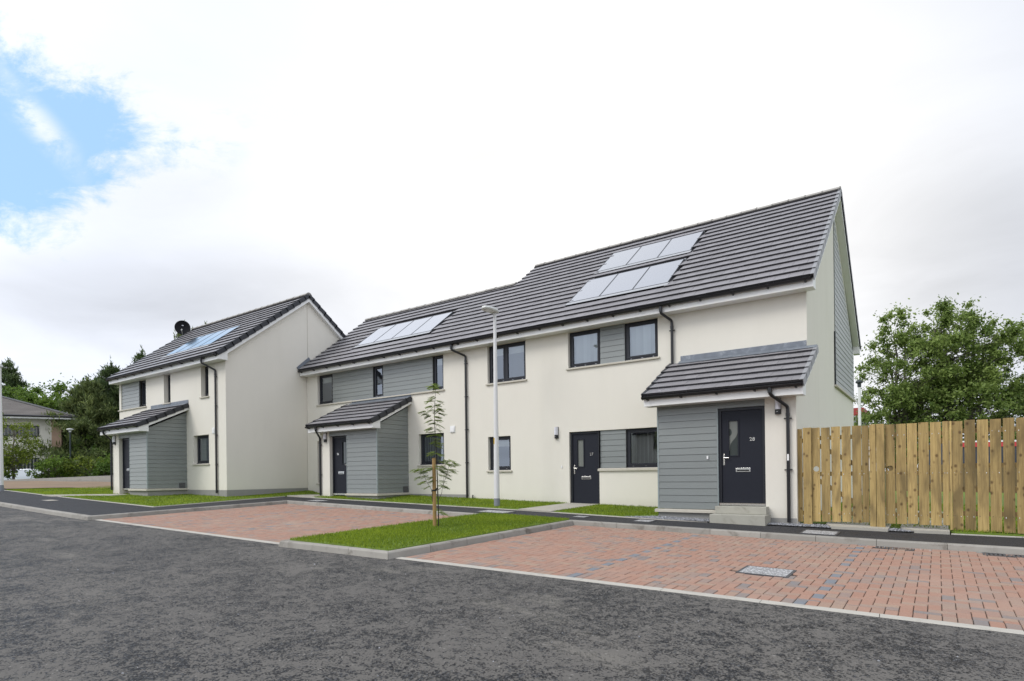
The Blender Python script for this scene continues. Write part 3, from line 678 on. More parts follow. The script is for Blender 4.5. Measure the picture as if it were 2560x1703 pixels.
# ------------------------------------------------------------------ building parts
TAN = .77; TH = math.atan(TAN)
def wall_front(b, x0, x1, y, z0, z1, holes, rooms, rev=.17, dz_=1.7):
    xs = sorted({x0, x1, *[h[0] for h in holes], *[h[1] for h in holes]}); zs = sorted({z0, z1, *[h[2] for h in holes], *[h[3] for h in holes]})
    xs = [x for x in xs if x0-1e-6 <= x <= x1+1e-6]; zs = [z for z in zs if z0-1e-6 <= z <= z1+1e-6]
    for xa, xb in zip(xs, xs[1:]):
        for za, zb in zip(zs, zs[1:]):
            mx, mz = (xa+xb)/2, (za+zb)/2
            if any(h[0] < mx < h[1] and h[2] < mz < h[3] for h in holes): continue
            b.ngon([(xa, y, za), (xb, y, za), (xb, y, zb), (xa, y, zb)])
    for hx0, hx1, hz0, hz1 in holes:
        r = y+rev
        b.ngon([(hx0, y, hz0), (hx0, y, hz1), (hx0, r, hz1), (hx0, r, hz0)]); b.ngon([(hx1, y, hz0), (hx1, r, hz0), (hx1, r, hz1), (hx1, y, hz1)])
        b.ngon([(hx0, y, hz1), (hx1, y, hz1), (hx1, r, hz1), (hx0, r, hz1)]); b.ngon([(hx0, y, hz0), (hx0, r, hz0), (hx1, r, hz0), (hx1, y, hz0)])
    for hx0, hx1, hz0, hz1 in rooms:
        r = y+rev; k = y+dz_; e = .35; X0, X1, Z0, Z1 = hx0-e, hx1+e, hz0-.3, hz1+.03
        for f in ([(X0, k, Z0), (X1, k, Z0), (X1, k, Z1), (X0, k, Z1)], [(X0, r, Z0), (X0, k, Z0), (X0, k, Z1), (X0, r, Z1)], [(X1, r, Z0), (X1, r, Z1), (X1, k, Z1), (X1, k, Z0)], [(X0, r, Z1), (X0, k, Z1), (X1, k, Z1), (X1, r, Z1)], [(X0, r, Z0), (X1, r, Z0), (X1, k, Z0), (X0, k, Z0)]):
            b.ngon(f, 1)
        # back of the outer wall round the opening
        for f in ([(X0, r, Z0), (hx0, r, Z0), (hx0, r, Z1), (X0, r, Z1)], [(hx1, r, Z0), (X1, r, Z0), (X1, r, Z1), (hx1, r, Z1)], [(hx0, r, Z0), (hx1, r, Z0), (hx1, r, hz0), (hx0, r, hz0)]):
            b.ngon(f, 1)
def window(par, x0, x1, z0, z1, y, rec=.10, split=None, blind=None, topvent=False, label=None):
    """anthracite casement in the plane y, facing -y: window > pane, blind"""
    b = MB(); f = .052; yo, yi = y+rec, y+rec+.07
    def ring(a, c, e, h, w_, ya, yb, bot=None):
        bt = w_ if bot is None else bot
        b.box(a, a+w_, ya, yb, e, h); b.box(c-w_, c, ya, yb, e, h); b.box(a+w_, c-w_, ya, yb, h-w_, h); b.box(a+w_, c-w_, ya, yb, e, e+bt)
    ring(x0, x1, z0, z1, f, yo, yi, .06)
    cells = [(x0+f, x1-f)] if split is None else [(x0+f, split-.03), (split+.03, x1-f)]
    if split is not None: b.box(split-.03, split+.03, yo, yi, z0+.06, z1-f)
    P = MB(); s = .047
    for a, c in cells:
        ring(a+.004, c-.004, z0+.064, z1-f-.004, s, yo-.012, yi-.01)
        P.ngon([(a+s, yo+.022, z0+.064+s), (c-s, yo+.022, z0+.064+s), (c-s, yo+.022, z1-f-s), (a+s, yo+.022, z1-f-s)])
    b.box(x0-.006, x1+.006, yo-.035, yo-.002, z0-.004, z0+.022)         # drip
    nn = max(2, round((x1-x0)/.35))
    for i in range(nn):
        xx = x0+(x1-x0)*(i+.5)/nn; b.box(xx-.02, xx+.02, yo-.0035, yo-.0005, z0+.036, z0+.044, 1)
    o = b.build('window', [M['frame'], M['chrome']], par)
    if label: o['label'] = label
    P.build('pane', M['glass'], o)
    if blind == 'vertical' or blind == 'open':
        q = MB(); n = int((x1-x0-.12)/(.098 if blind == 'vertical' else .105)); w0 = (x1-x0-.12)/n
        for i in range(n):
            xx = x0+.06+w0*(i+.5); an = R(random.uniform(8, 16)) if blind == 'vertical' else R(random.uniform(116, 122)); hw = .052 if blind == 'vertical' else .040
            dx, dy = math.cos(an)*hw, math.sin(an)*hw; yb = yi+.035
            q.ngon([(xx-dx, yb-dy, z0+.09), (xx+dx, yb+dy, z0+.09), (xx+dx, yb+dy, z1-.06), (xx-dx, yb-dy, z1-.06)], 0, random.uniform(.72, 1.1)*(1 if blind == 'vertical' else 1.15))
        q.build('blind', M['blind'], o)
    elif blind == 'roller':
        q = MB(); q.box(x0+.07, x1-.07, yi+.03, yi+.036, z1-.30, z1-.055); q.build('blind', M['roller'], o)
    elif blind == 'curtain':
        q = MB(); q.box(x0+.06, x0+.06+(x1-x0)*.33, yi+.05, yi+.08, z0+.05, z1-.05); q.build('curtain', M['roller'], o)
    return o
def sill(par, x0, x1, z, y, h=.055, pro=.05):
    b = MB(); b.prismx([(y-pro, z-h), (y+.16, z-h), (y+.16, z-.002), (y+.02, z-.002), (y-pro, z-.014)], x0-.05, x1+.05)
    return b.build('sill', M['stone'], par, bevel=.004)
def boards_front(b, x0, x1, y, z0, z1, ex=.152):
    z = z0; i = 0
    while z < z1-.01:
        zt = min(z+ex, z1); t = random.uniform(.94, 1.05)
        b.prismx([(y-.016, z+.007), (y+.012, z+.007), (y+.012, zt), (y-.006, zt)], x0, x1, 0, t); z += ex
    b.box(x0+.004, x1-.004, y+.0125, y+.06, z0+.002, z1-.002, 0, .25)  # backing darkened to paint shadow lines into the board gaps
def boards_side(b, x, y0, y1, z0, zt_of_y, ex=.152, sgn=1):
    """boards on a wall of constant x that faces +x; top edge follows zt_of_y (linear)"""
    za, zb = zt_of_y(y0), zt_of_y(y1); z = z0
    while z < max(za, zb)-.005:
        t = random.uniform(.94, 1.05); z2 = z+ex
        poly = [(y0, z+.007), (y1, z+.007), (y1, z2), (y0, z2)]
        # clip by the sloping top
        out = []
        fl = lambda p: zt_of_y(p[0])-p[1]
        for i in range(4):
            a, c = poly[i-1], poly[i]; fa, fc = fl(a), fl(c)
            if (fa >= 0) != (fc >= 0):
                k = fa/(fa-fc); out.append((a[0]+(c[0]-a[0])*k, a[1]+(c[1]-a[1])*k))
            if fc >= 0: out.append(c)
        if len(out) >= 3:
            X = lambda p: x+.016-.010*(p[1]-z)/ex
            n = len(out); pts = [(x-.012, p[0], p[1]) for p in out]+[(X(p), p[0], p[1]) for p in out]
            b.add(pts, [tuple(range(n-1, -1, -1)), tuple(range(n, 2*n))]+[(i, (i+1) % n, n+(i+1) % n, n+i) for i in range(n)], 0, t)
        z += ex
def slope_pt(y0, z0, th, s, h, flip=1): return (y0+flip*(s*math.cos(th)-h*math.sin(th)), z0+s*math.sin(th)+h*math.cos(th))
def tiles(b, x0, x1, y0, z0, th, length, skip=(), flip=1, tw=.30, cg=.345, phase=0.0, flat=False):
    """courses of interlocking slabs lying on the deck line; skip = (x0,x1,y0,y1) holes"""
    n = int(length/cg+.999)
    for c in range(n):
        s0 = c*cg; s1 = min(s0+cg+.045, length)
        off = phase+(0 if c % 2 == 0 else tw/2); i0 = math.floor((x0-off)/tw)
        x = off+i0*tw
        while x < x1-1e-4:
            a, e = max(x, x0), min(x+tw, x1); x += tw
            if e-a < .02: continue
            ym = y0+flip*(s0+cg*.5)*math.cos(th)
            if any(k[0] < (a+e)/2 < k[1] and k[2] < ym < k[3] for k in skip): continue
            j = random.uniform(-.0025, .0025); hl, hu = .076+j, .026+j
            ll = slope_pt(y0, z0, th, s0+.004, hl-.056, flip); lt = slope_pt(y0, z0, th, s0, hl, flip); uu = slope_pt(y0, z0, th, s1, 0.0, flip); ut = slope_pt(y0, z0, th, s1, hu, flip)
            g2 = .0022
            b.hexa([(a+g2, *ll), (e-g2, *ll), (e-g2, *uu), (a+g2, *uu), (a+g2, *lt), (e-g2, *lt), (e-g2, *ut), (a+g2, *ut)], 0, random.uniform(.92, 1.08)); b.mi[-4] = 1; b.mi[-6] = 1  # leading edge and underside take the painted shadow tone
def deck(b, x0, x1, y0, z0, th, length, flip=1, t=.05, mat_=0):
    p = [slope_pt(y0, z0, th, 0, 0, flip), slope_pt(y0, z0, th, length, 0, flip), slope_pt(y0, z0, th, length, -t, flip), slope_pt(y0, z0, th, 0, -t, flip)]
    if flip < 0: p = p[::-1]
    b.prismx(p, x0, x1, mat_, .45)
def verge(b, x, y0, z0, th, length, flip=1, side=1, cg=.345, wtop=.06, drop=.13, m=0):
    """stepped verge caps, one per course; side=+1 caps hang on the +x edge"""
    for c in range(int(length/cg+.999)):
        s0 = c*cg-.012; s1 = min((c+1)*cg+.03, length+.02)
        for (ha, hb, xa, xb) in ((.066, .078, x-side*wtop, x+side*.004), (-drop+.05, .078, x+side*.004, x+side*.016)):
            lo = slope_pt(y0, z0, th, s0, ha, flip); lo2 = slope_pt(y0, z0, th, s0, hb, flip); hi = slope_pt(y0, z0, th, s1, ha-.03, flip); hi2 = slope_pt(y0, z0, th, s1, hb-.03, flip)
            p = [lo, hi, hi2, lo2]
            if flip < 0: p = p[::-1]
            b.prismx(p, min(xa, xb), max(xa, xb), m)
def gutter(par, x0, x1, y, z, brk=.8, r=.056):
    """half-round gutter along x, centre line (y, z=rim)"""
    b = MB(); n = 10; prof = [(y-r*math.cos(math.pi*i/n), z-r*1.02*math.sin(math.pi*i/n)) for i in range(n+1)]
    inn = [(y-(r-.006)*math.cos(math.pi*i/n), z-(r-.006)*math.sin(math.pi*i/n)) for i in range(n, -1, -1)]
    b.prismx(prof[::-1]+inn[::-1], x0, x1)
    for xe in (x0, x1):                                         # stop ends
        b.prismx(prof[::-1], xe-.008, xe+.008)
    k = max(2, round((x1-x0)/brk))
    for i in range(k+1):
        xx = x0+.12+(x1-x0-.24)*i/k
        b.prismx([(y-r-.008, z+.004), (y-r-.008, z-.02), (y-r*.5, z-r-.012), (y+.01, z-r-.022), (y+r+.012, z-r-.03), (y+r+.012, z-.01)][::-1], xx-.018, xx+.018)
    o = b.build('gutter', M['gutter'], par, smooth=True); return o
def downpipe(par, top, wallpt, zbot, r=.034, label=None):
    """swan neck from a gutter outlet to the wall, then straight down with clips"""
    (xt, yt, zt), (xw, yw, zw) = top, wallpt; b = MB()
    pts = [Vector((xt, yt, zt)), Vector((xt, yt, zt-.12)), Vector((xw, yw, zw)), Vector((xw, yw, zw-.18))]
    path = [pts[0]]
    for i in (1, 2):
        p0, p1, p2 = pts[i-1], pts[i], pts[i+1]; a = p1+(p0-p1).normalized()*.05; c = p1+(p2-p1).normalized()*.05
        for k in range(5): t = k/4; path.append(a*(1-t)**2+p1*2*t*(1-t)+c*t*t)
    path += [pts[3], Vector((xw, yw, zbot))]
    b.tube(path, r, 12)
    b.tube([(xt, yt, zt+.03), (xt, yt, zt-.09)], r+.009, 12); b.tube([(xw, yw, zw-.13), (xw, yw, zw-.20)], r+.007, 12)
    z = zw-.24
    while z > zbot+.3:
        b.tube([(xw, yw, z-.012), (xw, yw, z+.012)], r+.006, 12); b.box(xw-.075, xw+.075, yw+.01, yw+.024, z-.012, z+.012); b.box(xw+.04, xw+.066, yw-.012, yw+.012, z-.009, z+.009); z -= 1.05
    o = b.build('downpipe', M['gutter'], par, smooth=True); return o
def barge(par, x0, x1, ye, zs, apex_y, yr, zdeck, th_drop=.20, rear=True, wall0=0.0, wallr=None):
    """white boxed verge soffit: gable-shaped band extruded from x0 to x1; zdeck(y) is the underside of the roof"""
    b = MB(); zt = lambda y: zdeck(y)-.052; zl = lambda y: zdeck(y)-.052-th_drop
    up = [(ye, zt(ye)), (apex_y, zt(apex_y))]; lo = [(apex_y, zl(apex_y)), (wall0, zl(wall0)), (wall0, zs), (ye, zs)]
    b.prismx((up+lo)[::-1], x0, x1)
    if rear:
        z2 = lambda y: zt(2*apex_y-y); zl2 = lambda y: zl(2*apex_y-y)
        b.prismx([(apex_y, z2(apex_y)), (yr, z2(yr)), (yr, zs), (wallr, zs), (wallr, zl2(wallr)), (apex_y, zl2(apex_y))][::-1], x0, x1)
    return b.build('bargeboard', M['upvc'], par)
def ridge(par, x0, x1, y, z, L=.45):
    b = MB(); n = max(1, round((x1-x0)/L)); l = (x1-x0)/n
    for i in range(n):
        a, c = x0+i*l+.003, x0+(i+1)*l-.003; t = random.uniform(.9, 1.08); dz1 = random.uniform(-.004, .004)
        pr = [(y-.135, z-.075), (y-.07, z-.005), (y, z+.018), (y+.07, z-.005), (y+.135, z-.075), (y+.09, z-.10), (y-.09, z-.10)]
        b.prismx([(p, q+dz1) for p, q in pr][::-1], a, c, 0, t)
        pr2 = [(y-.142, z-.076), (y-.074, z+.002), (y, z+.026), (y+.074, z+.002), (y+.142, z-.076), (y+.09, z-.09), (y-.09, z-.09)]
        b.prismx([(p, q+dz1) for p, q in pr2][::-1], c-.03, c+.002, 0, t*.7)
    return b.build('ridge', M['ridge'], par)
def text(par, s, x, y, z, size, m, name='number'):
    cu = bpy.data.curves.new(name, 'FONT'); cu.body = s; cu.size = size; cu.extrude = .003; cu.align_x = 'CENTER'; cu.align_y = 'CENTER'
    cu.offset = .0015; cu.space_character = 1.1
    cu.materials.append(m)
    o = bpy.data.objects.new(name, cu); COL.objects.link(o)
    dg = bpy.context.evaluated_depsgraph_get(); me = bpy.data.meshes.new_from_object(o.evaluated_get(dg)); bpy.data.objects.remove(o)
    me.transform(Matrix.Translation((x, y, z)) @ Matrix.Rotation(R(90), 4, 'X')); o = bpy.data.objects.new(name, me); COL.objects.link(o); o.parent = par; return o
def door(par, x0, x1, z0, z1, y, hs, num=None, fancy=False):
    """composite door in plane y (frame face); hs=-1: handle and slot on the low-x side. door > frame, pane, handle, letterbox, number"""
    f = .062; lx0, lx1, lz0, lz1 = x0+f, x1-f, z0+.035, z1-f; yl = y+.028
    cx = lx0+.245 if hs < 0 else lx1-.245; gw = .092; g0, g1 = z0+1.06, z0+1.80
    b = MB()       # leaf with the slot cut out
    def rect(a, c, e, h): b.box(a, c, yl, yl+.045, e, h)
    rect(lx0, cx-gw-.02, lz0, lz1); rect(cx+gw+.02, lx1, lz0, lz1); rect(cx-gw-.02, cx+gw+.02, lz0, g0-.02); rect(cx-gw-.02, cx+gw+.02, g1+.02, lz1)
    e = .022                                                       # moulded bead round the slot
    for a, c, p, q in ((cx-gw-.03, cx-gw, g0-.03, g1+.03), (cx+gw, cx+gw+.03, g0-.03, g1+.03), (cx-gw, cx+gw, g0-.03, g0), (cx-gw, cx+gw, g1, g1+.03)):
        b.prismx([(yl-.012, p+.004), (yl+.004, p), (yl+.004, q), (yl-.012, q-.004)][::-1], a, c)
    o = b.build('door', M['door'], par)
    fr = MB(); fr.box(x0, x0+f-.004, y, y+.09, z0, z1); fr.box(x1-f+.004, x1, y, y+.09, z0, z1); fr.box(x0+f-.004, x1-f+.004, y, y+.09, z1-f+.004, z1); fr.box(x0+.01, x1-.01, y-.02, y+.09, z0-.02, z0+.028, 1)
    fr.build('frame', [M['frame'], M['metal']], o)
    p = MB(); yg = yl+.02
    if fancy:
        # obscured S-shaped field on clear glass
        L = [(cx-gw, g1), (cx-gw, g0+.10)]; n = 14; cv = []
        for i in range(n+1):
            t = i/n; cv.append((cx-gw+2*gw*(.02+.98/(1+math.exp(-9*(t-.52)))), g0+.10+(g1-g0-.28)*t))
        p.ngon([(cx-gw, yg, g0+.10)]+[(a, yg, c) for a, c in cv]+[(cx+gw, yg, g1), (cx-gw, yg, g1)], 0)
        p.ngon([(cx-gw, yg+.003, g0), (cx+gw, yg+.003, g0), (cx+gw, yg+.003, g1), (cx-gw, yg+.003, g1)], 1)
        an = [(cx-gw+.055*math.sin(math.pi*i/10), yg-.002, g0+.50-.08*math.cos(math.pi*i/10)) for i in range(11)]
        p.ngon([(a[0], a[1], a[2]) for a in an], 1)
    else:
        p.ngon([(cx-gw, yg, g0), (cx+gw, yg, g0), (cx+gw, yg, g1), (cx-gw, yg, g1)], 0 if num == '27' else 1)
    p.build('pane', [M['frost'], M['frostdark']], o)
    hx = lx0+.045 if hs < 0 else lx1-.045; hz = z0+.98
    h = MB(); h.box(hx-.017, hx+.017, yl-.01, yl, hz-.13, hz+.11); h.tube([(hx, yl, hz+.03), (hx, yl-.045, hz+.03)], .009, 8)
    h.tube([(hx-hs*-.0, yl-.045, hz+.03), (hx-hs*.115, yl-.047, hz+.03)], .010, 8); h.tube([(hx, yl-.004, hz-.08), (hx, yl-.016, hz-.08)], .009, 10)
    h.build('handle', M['metal'], o, bevel=.002)
    lb = MB(); mx = (x0+x1)/2+(.02 if hs < 0 else -.02); lb.box(mx-.15, mx+.15, yl-.010, yl, z0+.70, z0+.785); lb.box(mx-.125, mx+.125, yl-.014, yl-.0105, z0+.716, z0+.748, 1); lb.build('letterbox', [M['chrome'], M['black']], o, bevel=.003)
    if num:
        nx = x1-.27 if hs < 0 else x0+.27
        text(o, num, nx, yl-.006, z0+1.39, .105, M['metal'])
    return o
def wall_lamp(x, y, z, label):
    t = thing('wall_lamp', (x, y, z), label, 'wall lamp', 'bulkhead lamps beside the doors')
    b = MB(); n = 10; pr = lambda r, dp: [(x+r*math.sin(-math.pi/2+math.pi*i/n), y-.02-dp*math.cos(-math.pi/2+math.pi*i/n)) for i in range(n+1)]
    b.box(x-.06, x+.06, y-.022, y, z-.17, z+.16); b.prismz(pr(.058, .06), z-.17, z-.075); b.lathe([(.0, -.02), (.016, -.012), (.018, 0), (.01, .01)], (x, y-.085, z-.125), 10)
    b.build('lamp_base', M['black'], t, bevel=.004)
    q = MB(); q.prismz(pr(.056, .085), z-.073, z+.15); q.build('diffuser', M['opal'], t, smooth=True, bevel=.008)
    e = MB(); e.lathe([(.002, -.006), (.011, -.003), (.011, .004), (.002, .006)], (x, y-.093, z-.122), 8); e.build('sensor', M['white'], t, smooth=True)
    return t
def solar(par, xs, y0, y1, ydk, zdk):
    """row of flush glass collectors between x marks xs, from y0 (low) to y1 on the deck line"""
    s = lambda y: (y-ydk)/math.cos(TH)
    for xa, xb in zip(xs, xs[1:]):
        b = MB(); a, c = xa+.004, xb-.004; fr = .014
        def bar(x0, x1, sa, sb, h0, h1, m=0):
            p = [slope_pt(ydk, zdk, TH, sa, h0), slope_pt(ydk, zdk, TH, sb, h0), slope_pt(ydk, zdk, TH, sb, h1), slope_pt(ydk, zdk, TH, sa, h1)]
            b.prismx(p, x0, x1, m)
        sa, sb = s(y0), s(y1)
        bar(a, a+fr, sa, sb, .0, .075); bar(c-fr, c, sa, sb, .0, .075); bar(a+fr, c-fr, sa, sa+fr, .0, .075); bar(a+fr, c-fr, sb-fr, sb, .0, .075)
        o = b.build('solar_panel', M['panelframe'], par)
        q = MB(); p = [slope_pt(ydk, zdk, TH, sa+fr, .070), slope_pt(ydk, zdk, TH, sb-fr, .070)]
        q.ngon([(a+fr, *p[0]), (c-fr, *p[0]), (c-fr, *p[1]), (a+fr, *p[1])]); q.build('glass', M['panel'], o)
    ap = MB(); L = s(y0)
    p = [slope_pt(ydk, zdk, TH, L-.16, .062), slope_pt(ydk, zdk, TH, L+.01, .060), slope_pt(ydk, zdk, TH, L+.01, .066), slope_pt(ydk, zdk, TH, L-.16, .068)]
    ap.prismx(p, xs[0]-.03, xs[-1]+.03)
    ap.build('flashing', M['apron'], par); ap = MB()
    p = [slope_pt(ydk, zdk, TH, s(y1), .0), slope_pt(ydk, zdk, TH, s(y1)+.14, .0), slope_pt(ydk, zdk, TH, s(y1)+.14, .03), slope_pt(ydk, zdk, TH, s(y1), .055)]
    ap.prismx(p, xs[0]-.005, xs[-1]+.005)
    ap.build('flashing', M['apron'], par)
def porch(par, xc, sg, yw, clw, dw, pw, zd, zdt, zso, ztop, num, fancy=False, side=True, zc=None):
    """lean-to porch. xc: outer edge of the cladding, sg=+1 runs to +x (cladding, door, pillar), -1 mirrored"""
    zc = zd-.12 if zc is None else zc
    yf = yw-1.4; X = lambda t: xc+sg*t; rng = lambda a, c: (min(X(a), X(c)), max(X(a), X(c)))
    tot = clw+dw+pw; tn = (ztop-(zso+.22))/1.82; th = math.atan(tn)
    root = MB(); a, c = rng(clw+dw, tot); root.box(a, c, yf, yf+.3, K(xc, yf)-.1, zso+.05)               # pillar
    ra, rc = rng(0, tot)
    root.box(ra+.02, rc-.02, yf+.30, yw+.02, K(xc, yf)-.1, zso+.03)                                      # core behind door and boards
    o = root.build('porch', M['wall'], par)
    if side:                                                                                             # closed cheek up to the slope
        k = MB(); xo = X(tot); ck = [(yf, zso), (yw, zso), (yw, ztop-.08), (yf, zso+.1)]; k.prismx(ck[::-1], *((xo, xo+.1) if sg < 0 else (xo-.1, xo))); k.build('cheek_wall', M['wall'], o)
    cb = MB(); a, c = rng(.02, clw); boards_front(cb, a, c, yf, zc, zso+.01)
    a2, c2 = rng(clw, clw+dw); cb.prismx([(yf-.012, zdt+.004), (yf+.03, zdt+.004), (yf+.03, zso+.01), (yf-.004, zso+.01)], a2, c2, 0, .95)
    zt_ = lambda y: zso+.10+(y-yf)*tn
    if side and sg < 0:
        boards_side(cb, xc, yf+.02, yw, zc, lambda y: zt_(y)+.02)
    cb.build('cladding', M['clad'], o)
    tr = MB(); e0, e1 = rng(-.012, .022); tr.box(e0, e1, yf-.018, yf+.022, zc, zso+.02); tr.build('corner_trim', M['cladtrim'], o); tr = MB(); e0, e1 = rng(clw-.004, clw+.014); tr.box(e0, e1, yf-.018, yf+.05, zc+.02, zdt+.02); tr.build('corner_trim', M['cladtrim'], o)
    st = MB(); a, c = rng(-.07, clw+.03)
    zb = zc-.002; st.prismx([(yf-.075, zb-.075), (yf+.02, zb-.075), (yf+.02, zb), (yf-.075, zb-.012)], a, c)
    if side and sg < 0: st.add([(X(-.0), yf+.021, zb-.075), (X(-.07), yf+.021, zb-.075), (X(-.07), yw-.002, zb-.075), (X(0), yw-.002, zb-.075), (X(0), yf+.021, zb), (X(-.07), yf+.021, zb-.012), (X(-.07), yw-.002, zb-.012), (X(0), yw-.002, zb)], [(0, 1, 2, 3), (4, 7, 6, 5), (0, 4, 5, 1), (1, 5, 6, 2), (2, 6, 7, 3)])
    st.build('base_course', M['stone'], o, bevel=.004)
    pl = MB(); a, c = rng(-.002, clw+.02); pl.box(a, c, yf-.004, yw-.01, K(xc, yf)-.2, zb-.076); pl.build('plinth', M['plinth'], o)
    a, c = rng(clw+.014, clw+dw)
    door(par, a, c, zd, zdt, yf+(.03 if sg > 0 else .12), -1 if sg > 0 else 1, num, fancy)
    # roof
    ov = .20; rx0, rx1 = rng(-ov, tot+ov); ye, ze = yw-1.80, zso+.215; ln = 1.80/math.cos(th)
    b = MB(); deck(b, rx0+.01, rx1-.01, ye, ze, th, ln, t=.04); tiles(b, rx0, rx1, ye, ze, th, ln-.01)
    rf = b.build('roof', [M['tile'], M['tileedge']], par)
    vb = MB(); verge(vb, rx1, ye, ze, th, ln-.03, 1, 1, m=0); vb.build('verge', M['vergeglint'] if sg > 0 else M['verge'], rf)
    vb = MB(); verge(vb, rx0, ye, ze, th, ln-.03, 1, -1, m=0); vb.build('verge', M['verge'], rf)
    fl = MB(); fl.box(rx0+.26, rx1-.22 if sg > 0 else rx1-.02, yw-.016, yw-.002, ztop-.02, ztop+.17)
    q = [slope_pt(ye, ze, th, ln-.17, .062), slope_pt(ye, ze, th, ln, .058), slope_pt(ye, ze, th, ln, .068), slope_pt(ye, ze, th, ln-.17, .071)]
    fl.prismx(q, rx0+.24, rx1-.0 if sg > 0 else rx1-.03)
    fl.build('flashing', M['lead'], rf, bevel=.003)
    fa = MB(); fa.box(rx0+.02, rx1-.02, yw-1.75, yw-1.73, zso, zso+.16)
    fa.box(rx0+.02, rx1-.02, yw-1.729, yf, zso, zso+.018)                                               # soffit
    zu = lambda y: ze-.042/math.cos(th)+(y-ye)*tn
    for xa, xb in ((rx1-.19, rx1-.012), (rx0+.012, rx0+.19)):
        fa.prismx([(yw-1.752, zso-.004), (yf-.02, zso-.004), (yf-.02, zu(yf-.02)-.15), (yw-.003, zu(yw)-.15), (yw-.003, zu(yw)), (yw-1.752, zu(yw-1.752))], xa, xb)
    fa.build('fascia', M['upvc'], rf)
    gutter(rf, rx0+.0, rx1-.01, yw-1.81, zso+.205)
    return o

# ------------------------------------------------------------------ right house: flats 27 and 28
SOF = 5.50; YD, ZD = -.38, 5.695
zdk = lambda y: ZD+(y-YD)*TAN
RH = thing('terraced_house', (-5, 4.4, .5), 'right-hand taller end house of the terrace with doors 27 and 28', 'house', 'houses of the white rendered terrace')
b = MB()
holes = [(-6.11, -3.46, 4.49, SOF), (-8.99, -7.56, 4.34, SOF), (-9.0, -8.14, 1.655, 2.69), (-6.11, -5.17, .64, 2.69), (-5.17, -2.95, 1.655, 2.69)]
rooms = [(-6.11, -5.13, 4.49, SOF), (-4.40, -3.46, 4.49, SOF), (-8.99, -7.56, 4.34, SOF), (-9.0, -8.14, 1.655, 2.69), (-4.40, -3.0, 1.655, 2.69)]
wall_front(b, -9.98, 0, 0, .2, SOF, holes, rooms)
b.ngon([(0, -1.4, .2), (0, 8.8, .2), (0, 8.8, 5.55), (0, 4.4, zdk(4.4)-.06), (0, 0, zdk(0)-.06), (0, 0, 4.15), (0, -1.4, 3.1)])
b.ngon([(-9.98, 0, .2), (-9.98, 0, SOF), (-9.98, 4.4, zdk(4.4)-.06), (-9.98, 8.8, 5.55), (-9.98, 8.8, .2)])
b.ngon([(0, 8.8, .2), (-9.98, 8.8, .2), (-9.98, 8.8, 5.55), (0, 8.8, 5.55)])
b.build('wall', [M['wall'], M['interior']], RH)
pl = MB(); pl.box(-.60, .003, -1.404, -1.2, .2, .55); pl.box(.0005, .0035, -1.2, 8.8, .2, .55); pl.build('plinth', M['plinth'], RH)
window(RH, -6.10, -5.13, 4.495, SOF-.005, 0, blind='vertical'); window(RH, -4.40, -3.47, 4.495, SOF-.005, 0, blind='vertical')
window(RH, -8.98, -7.57, 4.345, SOF-.005, 0, split=-8.36, blind='roller'); window(RH, -8.99, -8.15, 1.66, 2.685, 0, blind='roller'); window(RH, -4.40, -2.96, 1.66, 2.685, 0, blind='open')
sill(RH, -6.11, -3.46, 4.49, 0); sill(RH, -8.99, -7.56, 4.34, 0); sill(RH, -9.0, -8.14, 1.655, 0); sill(RH, -5.15, -2.95, 1.655, 0, h=.075)
c = MB(); boards_front(c, -5.125, -4.405, .06, 4.49, SOF); c.build('cladding', M['clad'], RH)
c = MB(); boards_front(c, -5.165, -4.405, .06, 1.655, 2.69); c.build('cladding', M['clad'], RH)
door(RH, -6.10, -5.175, .66, 2.685, .06, -1, '27')
SK = [(-6.44, -3.40, 2.36, 3.77), (-6.44, -3.40, .54, 2.02)]
LEN = (4.4-YD)/math.cos(TH)
b = MB(); deck(b, -9.99, .16, YD, ZD, TH, LEN); deck(b, -9.99, .16, 9.18, ZD, TH, LEN, -1)
tiles(b, -10.0, .19, YD, ZD, TH, LEN-.02, SK)
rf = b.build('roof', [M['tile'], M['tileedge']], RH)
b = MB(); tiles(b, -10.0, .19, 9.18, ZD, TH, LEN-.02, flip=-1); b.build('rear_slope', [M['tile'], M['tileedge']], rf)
vb = MB(); verge(vb, .20, YD, ZD, TH, LEN-.03); vb.build('verge', M['vergeglint'], rf)
vb = MB(); verge(vb, .20, 9.18, ZD, TH, LEN-.03, -1); vb.build('verge', M['verge'], rf)
ridge(rf, -10.0, .20, 4.4, zdk(4.4)+.085)
barge(rf, .002, .185, -.335, SOF, 4.4, 9.135, zdk, wall0=0.0, wallr=8.8)
fa = MB(); fa.box(-9.99, .0, -.335, -.31, SOF, SOF+.165); fa.box(-9.99, .0, -.309, .0, SOF-.0, SOF+.02); fa.build('fascia', M['upvc'], rf)
gutter(rf, -9.99, .16, -.40, SOF+.19)
solar(RH, [-6.43, -5.42, -4.41, -3.40], 2.44, 3.69, YD, ZD); solar(RH, [-6.43, -5.42, -4.41, -3.40], .63, 1.93, YD, ZD)
